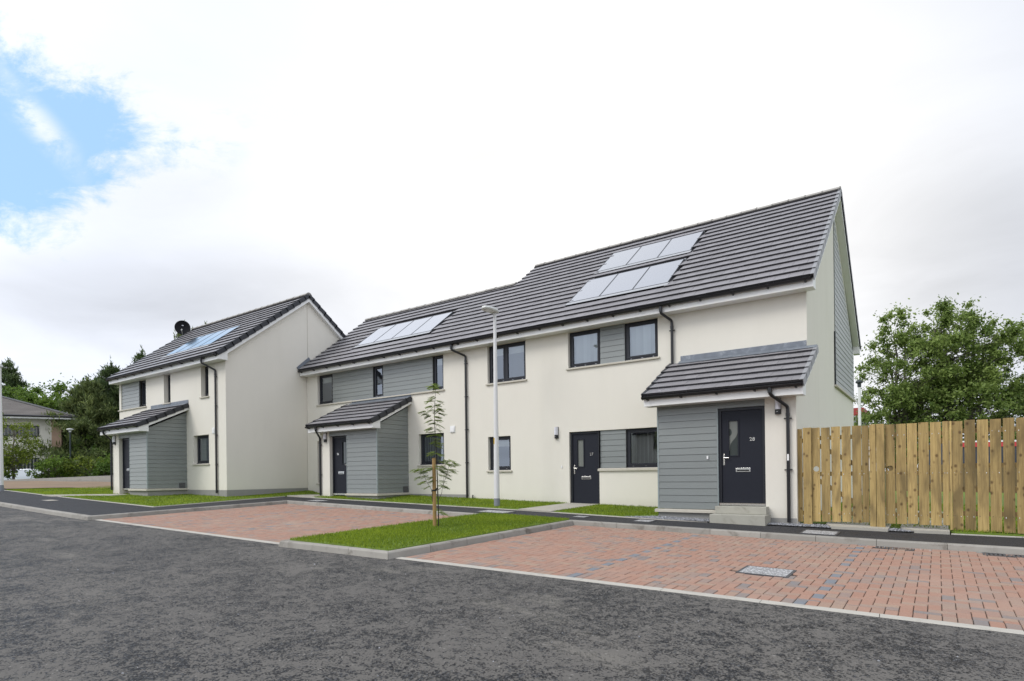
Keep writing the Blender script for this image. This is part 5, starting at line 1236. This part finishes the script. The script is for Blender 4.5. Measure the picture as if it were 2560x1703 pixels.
for zx, zy in LV:
    for rep in range(4):
        c = yt(zx+rr.uniform(-14, 14), zy+rr.uniform(-8, 8), rr.uniform(-.16, .16) if zy > 850 else rr.uniform(-.09, .09))
        sgn = 1 if zx > 290 else -1
        if abs(zx-290) < 20: sgn = rr.choice((-1, 1))
        d_ = (Vector(rv)*sgn*rr.uniform(.5, 1)+Vector(fv)*rr.uniform(-.8, .8)+Vector((0, 0, rr.uniform(-.32, .18)))).normalized()
        up = Vector((rr.uniform(-.3, .3), rr.uniform(-.3, .3), 1)).normalized(); sdv = d_.cross(up).normalized(); up = sdv.cross(d_)
        L = rr.uniform(.12, .18); t0 = rr.uniform(.1, .75); n = 7
        p0 = c-d_*L*.5
        for k in range(n):
            f = (k+.6)/n; p = p0+d_*L*f-up*(.035*f*f); ll = .048*(1-.35*abs(f-.45)); lw = .0155
            for sg_ in (-1, 1):
                ax = (sdv*sg_+d_*.35-up*.15).normalized(); sx = ax.cross(up).normalized()*lw
                VV.append([p, p+ax*ll*.5+sx, p+ax*ll, p+ax*ll*.5-sx]); TT.append(min(1, max(0, t0+rr.uniform(-.12, .12))))
        ax = d_; sx = sdv*.006; p = p0+d_*L*.98-up*.035; VV.append([p, p+ax*.018+sx, p+ax*.036, p+ax*.018-sx]); TT.append(t0)
quads('leaves', np.array([[tuple(q) for q in f] for f in VV]), M['rowan'], Y0, np.array(TT))

# ------------------------------------------------------------------ trees
def leaves(clusters, size, aspect, seed, up=.3, tint_mid=.45, outward=None, stretch=1.0):
    r = np.random.default_rng(seed); out = []; tt = []
    for (c, rad, n) in clusters:
        c = np.array(c, float); rad = np.broadcast_to(np.array(rad, float), (3,))
        p = r.normal(0, 1, (n, 3)); p /= np.linalg.norm(p, axis=1)[:, None]; p *= np.minimum(np.abs(r.normal(0, .62, (n, 1)))+.08, 1.9)*rad; pos = c+p
        if outward is None: ax = r.normal(0, 1, (n, 3))
        else:
            ax = p/np.maximum(np.linalg.norm(p, axis=1), 1e-6)[:, None]*outward+r.normal(0, .5, (n, 3)); ax[:, 2] += up
        ax /= np.linalg.norm(ax, axis=1)[:, None]
        nr = r.normal(0, 1, (n, 3)); nr[:, 2] += up; sd2 = np.cross(ax, nr); sd2 /= np.maximum(np.linalg.norm(sd2, axis=1), 1e-6)[:, None]
        s = size*r.uniform(.6, 1.3, (n, 1)); a = ax*s; b2 = sd2*s*aspect
        out.append(np.stack([pos-a, pos+b2*.9-a*.1, pos+a, pos-b2*.9-a*.1], 1)); tt.append(np.clip(tint_mid+r.normal(0, .26, n)+r.normal(0, .12), 0, 1))
    return np.concatenate(out), np.concatenate(tt)
def limb(b, p0, p1, r0, r1, rnd, sag=.15, n=5):
    p0, p1 = Vector(p0), Vector(p1); L = (p1-p0).length; P = []
    for i in range(n+1):
        t = i/n; q = p0.lerp(p1, t)+Vector((rnd.uniform(-1, 1), rnd.uniform(-1, 1), rnd.uniform(-.4, .4)))*L*.03*(0 < i < n); q.z += sag*L*(t-t*t)*-.4; P.append(q)
    b.tube(P, [r0+(r1-r0)*i/n for i in range(n+1)], 7, cap=False)
def broadleaf(name, base, h, blobs, ncl, nleaf, size, mk, label, cat='tree', group=None, seed=1, tr=.22, bark='bark', clr=(.45, .95), aspect=.6, trunk_to=.8, tmid=.45, stems=1):
    """blobs: ellipsoids (dx,dy,z,rx,ry,rz) the crown fills; clusters are scattered through them and fed by limbs"""
    rnd = random.Random(seed); t = thing(name, base, label, cat, group); B = Vector(base); tb = MB()
    cl = []; vol = [q[3]*q[4]*q[5] for q in blobs]
    for _ in range(ncl):
        q = rnd.choices(blobs, vol)[0]
        while True:
            u = [rnd.uniform(-1, 1) for _ in range(3)]
            k = sum(v*v for v in u)
            if .12 < k < 1: break
        s = rnd.uniform(*clr); cl.append((B+Vector((q[0]+u[0]*q[3], q[1]+u[1]*q[4], q[2]+u[2]*q[5])), s))
    for st_ in range(stems):
        off = Vector((rnd.uniform(-.4, .4), rnd.uniform(-.4, .4), 0))*(stems > 1)
        trunk = []; n = 7
        for i in range(n+1):
            f = i/n; trunk.append(B+off*(1+2.5*f)+Vector((rnd.uniform(-.05, .05)*h*.25*f, rnd.uniform(-.05, .05)*h*.25*f, h*trunk_to*f-.3*(i == 0))))
        tb.tube(trunk, [tr*(1-.85*i/n)+.012 for i in range(n+1)], 9)
        for c, s in cl[st_::stems]:
            zt_ = max(.12*h, min(c.z-B.z-.30*(c-B-Vector((0, 0, c.z-B.z))).length-.4, h*trunk_to*.97)); f = zt_/(h*trunk_to); i = min(int(f*n), n-1); p = trunk[i].lerp(trunk[i+1], f*n-i)
            limb(tb, p, c, max(.012, tr*.30*(1-f*.7)), .008, rnd)
    tb.build('trunk', M[bark], t, smooth=True)
    V, T = leaves([(tuple(c), (s, s, s*.8), int(nleaf*s*s/.5)) for c, s in cl], size, aspect, seed, up=1.0, tint_mid=tmid)
    quads('crown', V, M[mk], t, T); return t
def conifer(base, h, rad, mk, label, seed=1, name='pine_tree', size=.34, dens=1.0, group='pines beyond the houses', z0=.12):
    rnd = random.Random(seed); t = thing(name, base, label, 'tree', group); B = Vector(base); tb = MB()
    tb.tube([B+Vector((0, 0, -.3)), B+Vector((.1, 0, h*.5)), B+Vector((0, .05, h))], [h*.016, h*.010, .015], 8)
    cl = []; z = h*z0
    while z < h*.985:
        f = z/h; rr_ = rad*(1-f)**.75*rnd.uniform(.75, 1.12)+.12; n = max(3, int(5+rr_*2.2))
        for k in range(n):
            an = rnd.uniform(0, 2*math.pi); L = rr_*rnd.uniform(.65, 1.1); tip = B+Vector((math.cos(an)*L, math.sin(an)*L, z+L*rnd.uniform(.05, .35)))
            p = B+Vector((0, 0, z)); limb(tb, p, tip, .035*(1-f)+.01, .006, rnd, .2, 3)
            for q in (.45, .75, 1.0):
                if q*L < .25: continue
                cl.append((p.lerp(tip, q)+Vector((rnd.uniform(-.1, .1), rnd.uniform(-.1, .1), .05)), (.34+.06*L, .34+.06*L, .30)))
        z += rnd.uniform(.35, .6)*(.5+h/22)
    cl.append((B+Vector((0, 0, h)), (.12, .12, .4)))
    tb.build('trunk', M['barkdark'], t, smooth=True)
    V, T = leaves([(tuple(c), s, int(60*dens)) for c, s in cl], size*.5, .20, seed, up=.9, outward=.7, tint_mid=.45)
    quads('crown', V, M[mk], t, T); return t
AS = 'pair of aspens behind the fence'
broadleaf('aspen_tree', (1.0, 26.2, .7), 10.2, [(-.4, -.3, 3.4, 2.9, 2.5, 2.4), (-.2, -.1, 6.4, 2.5, 2.2, 2.6), (1.5, 1.0, 9.3, .7, .7, 1.6), (-.5, -.2, 8.5, 1.5, 1.4, 1.5), (-1.7, -.9, 2.2, 1.4, 1.4, 1.2), (1.3, .9, 6.6, 1.6, 1.4, 2.2)], 230, 330, .085, 'aspen', 'loose leafy tree behind the fence, its sparser crown nearest the gable', 'tree', AS, 3, tr=.13, clr=(.30, .62), stems=3, trunk_to=.85, tmid=.52)
broadleaf('aspen_tree', (3.5, 27.7, .7), 10.6, [(0, 0, 3.6, 3.3, 2.9, 3.0), (.1, 0, 7.0, 3.0, 2.7, 2.7), (.0, 0, 9.3, 2.0, 1.9, 1.2), (2.0, 1.5, 6.4, 2.0, 1.8, 2.9), (2.3, 1.6, 3.2, 1.9, 1.6, 2.2)], 330, 380, .085, 'aspen', 'dense leafy tree behind the fence at the right edge, fuller crown', 'tree', AS, 4, tr=.15, clr=(.32, .66), stems=3, trunk_to=.85, tmid=.44)
broadleaf('shrub', (2.6, 22.5, .6), 2.8, [(0, 0, 1.7, 2.6, 1.6, 1.2)], 40, 120, .10, 'broad', 'low dense shrub under the trees behind the fence', 'shrub', None, 8, tr=.05, clr=(.35, .6), trunk_to=.5)
broadleaf('shrub', (7.5, 23.5, .5), 2.6, [(0, 0, 1.5, 2.8, 1.6, 1.2)], 40, 120, .10, 'broad', 'dark shrub behind the fence at the right edge under the fuller tree', 'shrub', None, 9, tr=.05, clr=(.35, .6), trunk_to=.5)
conifer((-49.6, 4.9, 1.5), 8.8, 3.4, 'pinedark', 'dark pine whose top stands just left of the left house eaves', 21, dens=1.3)
conifer((-48.4, 2.9, 1.4), 7.4, 3.6, 'pine', 'olive green bushy pine low beside the left house', 22, dens=1.3)
conifer((-47.4, 6.2, 1.5), 9.7, 2.6, 'pinedark', 'pine with a spiky top behind the left end of the left roof', 23)
conifer((-44.9, 8.2, 1.5), 11.8, 2.4, 'pine', 'pine behind the satellite dish', 24, dens=1.2)
conifer((-43.6, 9.2, 1.5), 11.7, 2.2, 'pine', 'pine just right of the satellite dish above the roof', 25)
conifer((-51.5, 7.5, 1.5), 8.6, 3.0, 'pinedark', 'dark pine filling the gap behind the green lamp post', 28, dens=1.3)
conifer((-67.5, 3.2, 1.7), 10.8, 3.6, 'pinedark', 'dark conifer above the roof of the far house at the left edge', 26, dens=1.2)
BT = 'broadleaf trees beyond the far house'
broadleaf('broadleaf_tree', (-61.6, 3.6, 1.6), 8.8, [(0, 0, 5.6, 3.4, 3.2, 2.6), (1, .6, 4.0, 3.4, 3, 2)], 90, 240, .14, 'broad', 'bright green round tree behind the ridge of the far house', 'tree', BT, 31, clr=(.5, .95))
broadleaf('broadleaf_tree', (-58.2, 6.2, 1.6), 9.4, [(0, 0, 5.6, 3.0, 3.0, 3.0), (.6, .6, 3.2, 3.4, 3, 2)], 90, 240, .14, 'broad', 'green tree right of the far house roof below thin open twigs', 'tree', BT, 32, clr=(.5, .9))
broadleaf('broadleaf_tree', (-55.0, 8.6, 1.6), 7.2, [(0, 0, 3.9, 3.2, 3.0, 2.9)], 70, 240, .14, 'broad', 'dark broadleaf tree between the far house corner and the pines', 'tree', BT, 33, clr=(.5, .9), tmid=.25)
broadleaf('broadleaf_tree', (-64.5, 1.0, 1.6), 7.0, [(0, 0, 4.2, 3.4, 3.2, 2.2)], 60, 240, .14, 'broad', 'green tree seen low behind the far house roof near the dark conifer', 'tree', BT, 34, clr=(.5, .9))
SH = 'shrubs along the far road'
broadleaf('small_tree', (-42.9, -2.9, 1.45), 4.3, [(0, 0, 2.5, 1.5, 1.4, 1.5), (.2, 0, 1.2, 1.3, 1.2, .9)], 70, 190, .070, 'lime', 'fresh green small tree in front of the far house at the left edge', 'tree', SH, 41, tr=.06, clr=(.28, .5))
for i, (x, y, h_, rx, lab, mk, tm) in enumerate([(-41.2, -1.5, 1.35, 1.15, 'low loose shrub left of the parked white car gap before the far house', 'broad', .55), (-40.4, .0, 1.5, 1.3, 'spreading light green shrub below the lamp post', 'lime', .42), (-39.0, .9, 1.25, 1.0, 'dark low shrub right of the lamp post foot', 'broad', .2),
        (-38.6, 2.4, 3.0, 1.5, 'tall yellow green shrub beside the left house porch', 'lime', .35), (-37.4, 3.9, 3.2, 1.3, 'green shrub partly hidden by the left house', 'lime', .3), (-44.6, -5.0, 1.5, 1.2, 'dark shrub at the left edge behind the lamp column', 'broad', .25), (-40.9, 1.9, 1.9, 1.4, 'mid green shrub behind the lamp post foot', 'broad', .4),
        (-43.6, -3.9, 1.7, 1.3, 'green shrub at the foot of the small tree at the left edge', 'broad', .3), (-43.0, .2, 1.1, 1.4, 'dark spreading shrub before the ground floor of the far house', 'broad', .2), (-46.8, 3.2, 3.4, 2.0, 'large dark shrub filling in behind the green lamp post', 'broad', .15), (-44.0, 5.4, 3.6, 2.0, 'large dark shrub beside the left house under the pines', 'broad', .2)]):
    broadleaf('shrub', (x, y, 1.45), h_, [(0, 0, h_*.52, rx, rx, h_*.50)], 46, 260, .075, mk, lab, 'shrub', SH, 50+i, tr=.03, clr=(.26, .46), trunk_to=.6, tmid=tm, stems=3)

# ------------------------------------------------------------------ far buildings and vehicles
HH = thing('hip_roof_house', (-53, 1.5, 1.6), 'far cream two storey house with low hipped roof and a brick corner', 'house')
e1 = (Vector(rv)*math.cos(R(27))+Vector(fv)*math.sin(R(27))).normalized(); e2 = Vector((-e1.y, e1.x, 0)); hc = Vector((-49.1, 1.46, 0))          # e1 along its front, e2 to its back
def hp(u, v, z): p = hc-e1*u+e2*v; return (p.x, p.y, z)
b = MB(); W_, D_ = 22.0, 16.0
b.add([hp(0, 0, 1), hp(W_, 0, 1), hp(W_, D_, 1), hp(0, D_, 1), hp(0, 0, 5.85), hp(W_, 0, 5.85), hp(W_, D_, 5.85), hp(0, D_, 5.85)], [(0, 1, 5, 4)[::-1], (1, 2, 6, 5)[::-1], (2, 3, 7, 6)[::-1], (3, 0, 4, 7)[::-1]])
b.build('wall', M['wall'], HH)
b = MB(); b.add([hp(-.004, -.03, 1), hp(.56, -.03, 1), hp(.56, .2, 1), hp(-.03, .2, 1), hp(-.004, -.03, 5.85), hp(.56, -.03, 5.85), hp(.56, .2, 5.85), hp(-.03, .2, 5.85)], [(0, 1, 5, 4)[::-1], (1, 2, 6, 5)[::-1], (3, 0, 4, 7)[::-1]])
b.build('quoin', mat('buff_brick', (.42, .29, .21), .9, var=.2, vscale=5), HH)
ov = 1.0; ze = 6.02; zr = 9.0; b = MB(); m0 = (D_/2)
b.add([hp(-ov, -ov, ze), hp(W_+ov, -ov, ze), hp(W_+ov, D_+ov, ze), hp(-ov, D_+ov, ze), hp(m0, m0, zr), hp(W_-m0, m0, zr)], [(0, 4, 5, 1), (3, 2, 5, 4), (0, 3, 4), (1, 5, 2)])
n = 26
for i in range(n):                               # courses
    f0, f1 = i/n, (i+1)/n-.005
    A_ = lambda f: Vector(hp(-ov, -ov, ze)).lerp(Vector(hp(m0, m0, zr)), f); C_ = lambda f: Vector(hp(W_+ov, -ov, ze)).lerp(Vector(hp(W_-m0, m0, zr)), f); up_ = Vector((0, 0, .05)); u2 = Vector((0, 0, .02))
    b.ngon([A_(f0)+up_, A_(f1)+u2, C_(f1)+u2, C_(f0)+up_], 0, random.uniform(.85, 1.05)); b.ngon([A_(f0)+up_, C_(f0)+up_, C_(f0), A_(f0)], 0, .4)
b.build('roof', mat('brown_roof_tile', (.21, .19, .175), .8, var=.15, vscale=3, tint=True), HH)
b = MB(); b.tube([hp(-ov, -ov, ze+.06), hp(m0, m0, zr+.05), hp(W_-m0, m0, zr+.05)], .09, 8); b.build('ridge', M['verge'], HH)
b = MB(); b.add([hp(-ov, -ov, ze-.17), hp(W_+ov, -ov, ze-.17), hp(W_+ov, D_+ov, ze-.17), hp(-ov, D_+ov, ze-.17), hp(-ov, -ov, ze), hp(W_+ov, -ov, ze), hp(W_+ov, D_+ov, ze), hp(-ov, D_+ov, ze)], [(0, 1, 2, 3), (0, 4, 5, 1), (1, 5, 6, 2), (2, 6, 7, 3), (3, 7, 4, 0)]); b.build('fascia', M['upvc'], HH)
b = MB(); b.tube([hp(-ov, -ov-.06, ze+.0), hp(W_+ov, -ov-.06, ze+.0)], .07, 8); b.tube([hp(-ov-.06, -ov, ze), hp(-ov-.06, D_, ze)], .07, 8); b.build('gutter', M['gutter'], HH)
def hwin(u0, u1, z0, z1):
    b = MB(); B4 = lambda a, c, z_0, z_1, v0, v1: b.hexa([hp(c, v0, z_0), hp(a, v0, z_0), hp(a, v1, z_0), hp(c, v1, z_0), hp(c, v0, z_1), hp(a, v0, z_1), hp(a, v1, z_1), hp(c, v1, z_1)])
    f = .09; B4(u0, u1, z0, z0+f, -.03, .05); B4(u0, u1, z1-f, z1, -.03, .05); B4(u0, u0+f, z0+f, z1-f, -.03, .05); B4(u1-f, u1, z0+f, z1-f, -.03, .05); um = (u0+u1)/2; B4(um-f/2, um+f/2, z0+f, z1-f, -.03, .05)
    o = b.build('window', M['frame'], HH); b = MB(); b.ngon([hp(u1-f, -.008, z0+f), hp(u0+f, -.008, z0+f), hp(u0+f, -.008, z1-f), hp(u1-f, -.008, z1-f)]); b.build('pane', M['frostdark'], o)
    b = MB(); s_ = u0+f
    while s_ < u1-f-.1: b.ngon([hp(s_+.07, -.012, z0+f), hp(s_, -.012, z0+f), hp(s_, -.012, z1-f), hp(s_+.07, -.012, z1-f)]); s_ += .2
    b.build('blind', M['plinth'], o)
hwin(1.28, 3.7, 4.62, 5.42); hwin(1.28, 3.5, 2.1, 3.15); hwin(5.2, 7.6, 4.62, 5.42); hwin(5.2, 7.6, 2.1, 3.15)

def vehicle(name, base, yaw, L, Wd, H, prof, body, label, cat, band=None, glassz=(.55, .9)):
    """simple lofted vehicle: prof is side outline (x 0..1, z 0..1)"""
    t = thing(name, base, label, cat); c, s = math.cos(yaw), math.sin(yaw); P = lambda u, v, z: (base[0]+c*u-s*v, base[1]+s*u+c*v, base[2]+z)
    b = MB(); n = len(prof); tuck = lambda z: 1-.16*max(0, z-.5)
    pts = [P((x-.5)*L, -Wd/2*tuck(z), .2+z*(H-.2)) for x, z in prof]+[P((x-.5)*L, Wd/2*tuck(z), .2+z*(H-.2)) for x, z in prof]
    b.add(pts, [tuple(range(n)), tuple(range(2*n-1, n-1, -1))]+[(i, n+i, n+(i+1) % n, (i+1) % n) for i in range(n)]); b.build('body', body, t, bevel=.05)
    for u in (-.32, .32):
        for v in (-1, 1):
            b = MB(); b.tube([P(u*L, v*(Wd/2-.17), .31), P(u*L, v*(Wd/2+.01), .31)], .31, 18); o = b.build('wheel', M['rubber'], t)
            b = MB(); b.tube([P(u*L, v*(Wd/2), .31), P(u*L, v*(Wd/2+.018), .31)], .19, 14); b.build('rim', M['post'], o)
    return t, P
prof_car = [(0, .05), (0, .45), (.03, .56), (.20, .62), (.34, .97), (.68, 1.0), (.86, .66), (.98, .56), (1, .4), (1, .05)]
cw, P = vehicle('parked_car', (-47.3, -1.0, .85), R(35), 4.2, 1.75, 1.45, prof_car, mat('white_car_paint', (.70, .74, .80), .2, spec=.6), 'pale blue white car half hidden by shrubs before the far house', 'car')
for v in (-1, 1):
    b = MB(); b.ngon([P((x-.5)*4.2, v*.855*(1-.16*(z-.5)), .2+z*1.25) for x, z in ((.26, .64), (.37, .92), (.66, .94), (.80, .66))]); b.build('side_window', M['frostdark'], cw)
b = MB(); b.ngon([P((x-.5)*4.2, y_, .2+z*1.25) for x, z, y_ in ((.205, .64, -.7), (.33, .95, -.66), (.33, .95, .66), (.205, .64, .7))]); b.build('windscreen', M['frostdark'], cw)
vr, P = vehicle('parked_van', (4.4, 20.1, .45), R(30), 4.6, 1.9, 2.35, [(0, .05), (0, .98), (.02, 1.0), (.72, 1.0), (.86, .62), (.99, .52), (1, .3), (1, .05)], mat('dark_blue_van_paint', (.03, .035, .05), .3), 'dark van with red and white roof stripe seen through the fence gaps', 'van')
for (z0_, z1_, mm, nm) in ((.86, .955, mat('red_stripe', (.55, .03, .04), .4), 'stripe'), (.955, .985, M['white'], 'stripe')):
    b = MB(); b.add([P(-2.31, -.965, .2+z0_*2.15), P(1.0, -.965, .2+z0_*2.15), P(1.0, -.95, .2+z1_*2.15), P(-2.31, -.95, .2+z1_*2.15)], [(0, 1, 2, 3)]); b.build(nm, mm, vr)
RB = thing('flat_roof_building', (-8, 56, .6), 'far building with red roof band behind the gable', 'building')
b = MB(); b.box(-16, -3.9, 54.6, 62, .2, 7.1); b.build('wall', mat('grey_cladding_wall', (.20, .21, .22), .7, var=.15, vscale=2), RB)
b = MB(); b.box(-16.2, -3.7, 54.4, 62.2, 7.102, 7.85); b.build('roof', mat('red_roof_band', (.30, .035, .03), .6), RB)
b = MB(); b.box(-16.1, -3.8, 54.5, 54.59, 6.9, 7.1); b.build('trim', M['upvc'], RB)
# low boundary fence across the back garden
BF = thing('garden_fence', (6, 17.5, .5), 'low brown boundary fence at the far end of the back lawn', 'fence')
b = MB(); x = .5
while x < 16:
    b.box(x, x+.14, 17.4+.25*(x), 17.42+.25*x, .45, 1.75+random.uniform(-.02, .02)); x += .155
b.build('board', M['timberdark'], BF)
for z in (.8, 1.5):
    b = MB(); b.add([(.5, 17.46+.125, z), (16, 17.46+4, z), (16, 17.5+4, z), (.5, 17.5+.125, z), (.5, 17.46+.125, z+.09), (16, 17.46+4, z+.09), (16, 17.5+4, z+.09), (.5, 17.5+.125, z+.09)], [(3, 2, 1, 0), (4, 5, 6, 7), (0, 1, 5, 4), (1, 2, 6, 5), (2, 3, 7, 6), (3, 0, 4, 7)]); b.build('rail', M['timberdark'], BF)

# houses over the road: seen only as reflections in the ground floor glass
def over_road(x, y, label):
    t = thing('opposite_house', (x, y, RD(x, y)), label, 'house', 'houses over the road'); z = RD(x, y)
    b = MB(); b.box(x-5, x+5, y-8, y, z-.3, z+5.2); b.prismx([(y-8, z+5.2), (y, z+5.2), (y-4, z+8.2)], x-5, x+5); b.build('wall', M['wall'], t)
    b = MB(); b.prismx([(y+.35, z+5.1), (y+.35, z+5.25), (y-4, z+8.5), (y-4, z+8.35)][::-1], x-5.2, x+5.2); b.prismx([(y-8.35, z+5.1), (y-4, z+8.35), (y-4, z+8.5), (y-8.35, z+5.25)][::-1], x-5.2, x+5.2); b.build('roof', M['tileedge'], t)
    for u in (-3.2, 1.6):
        for w_ in (1.0, 3.7):
            b = MB(); b.box(x+u, x+u+1.5, y, y+.05, z+w_, z+w_+1.2); b.build('window', M['frame'], t)
    b = MB(); b.box(x-.7, x+.3, y, y+.05, z+.1, z+2.2); b.build('door', M['door'], t)
for x, y in ((-30, -40), (-16, -38), (-1, -38), (14, -36)):
    over_road(x, y, 'white house over the road, only mirrored in the ground floor windows')
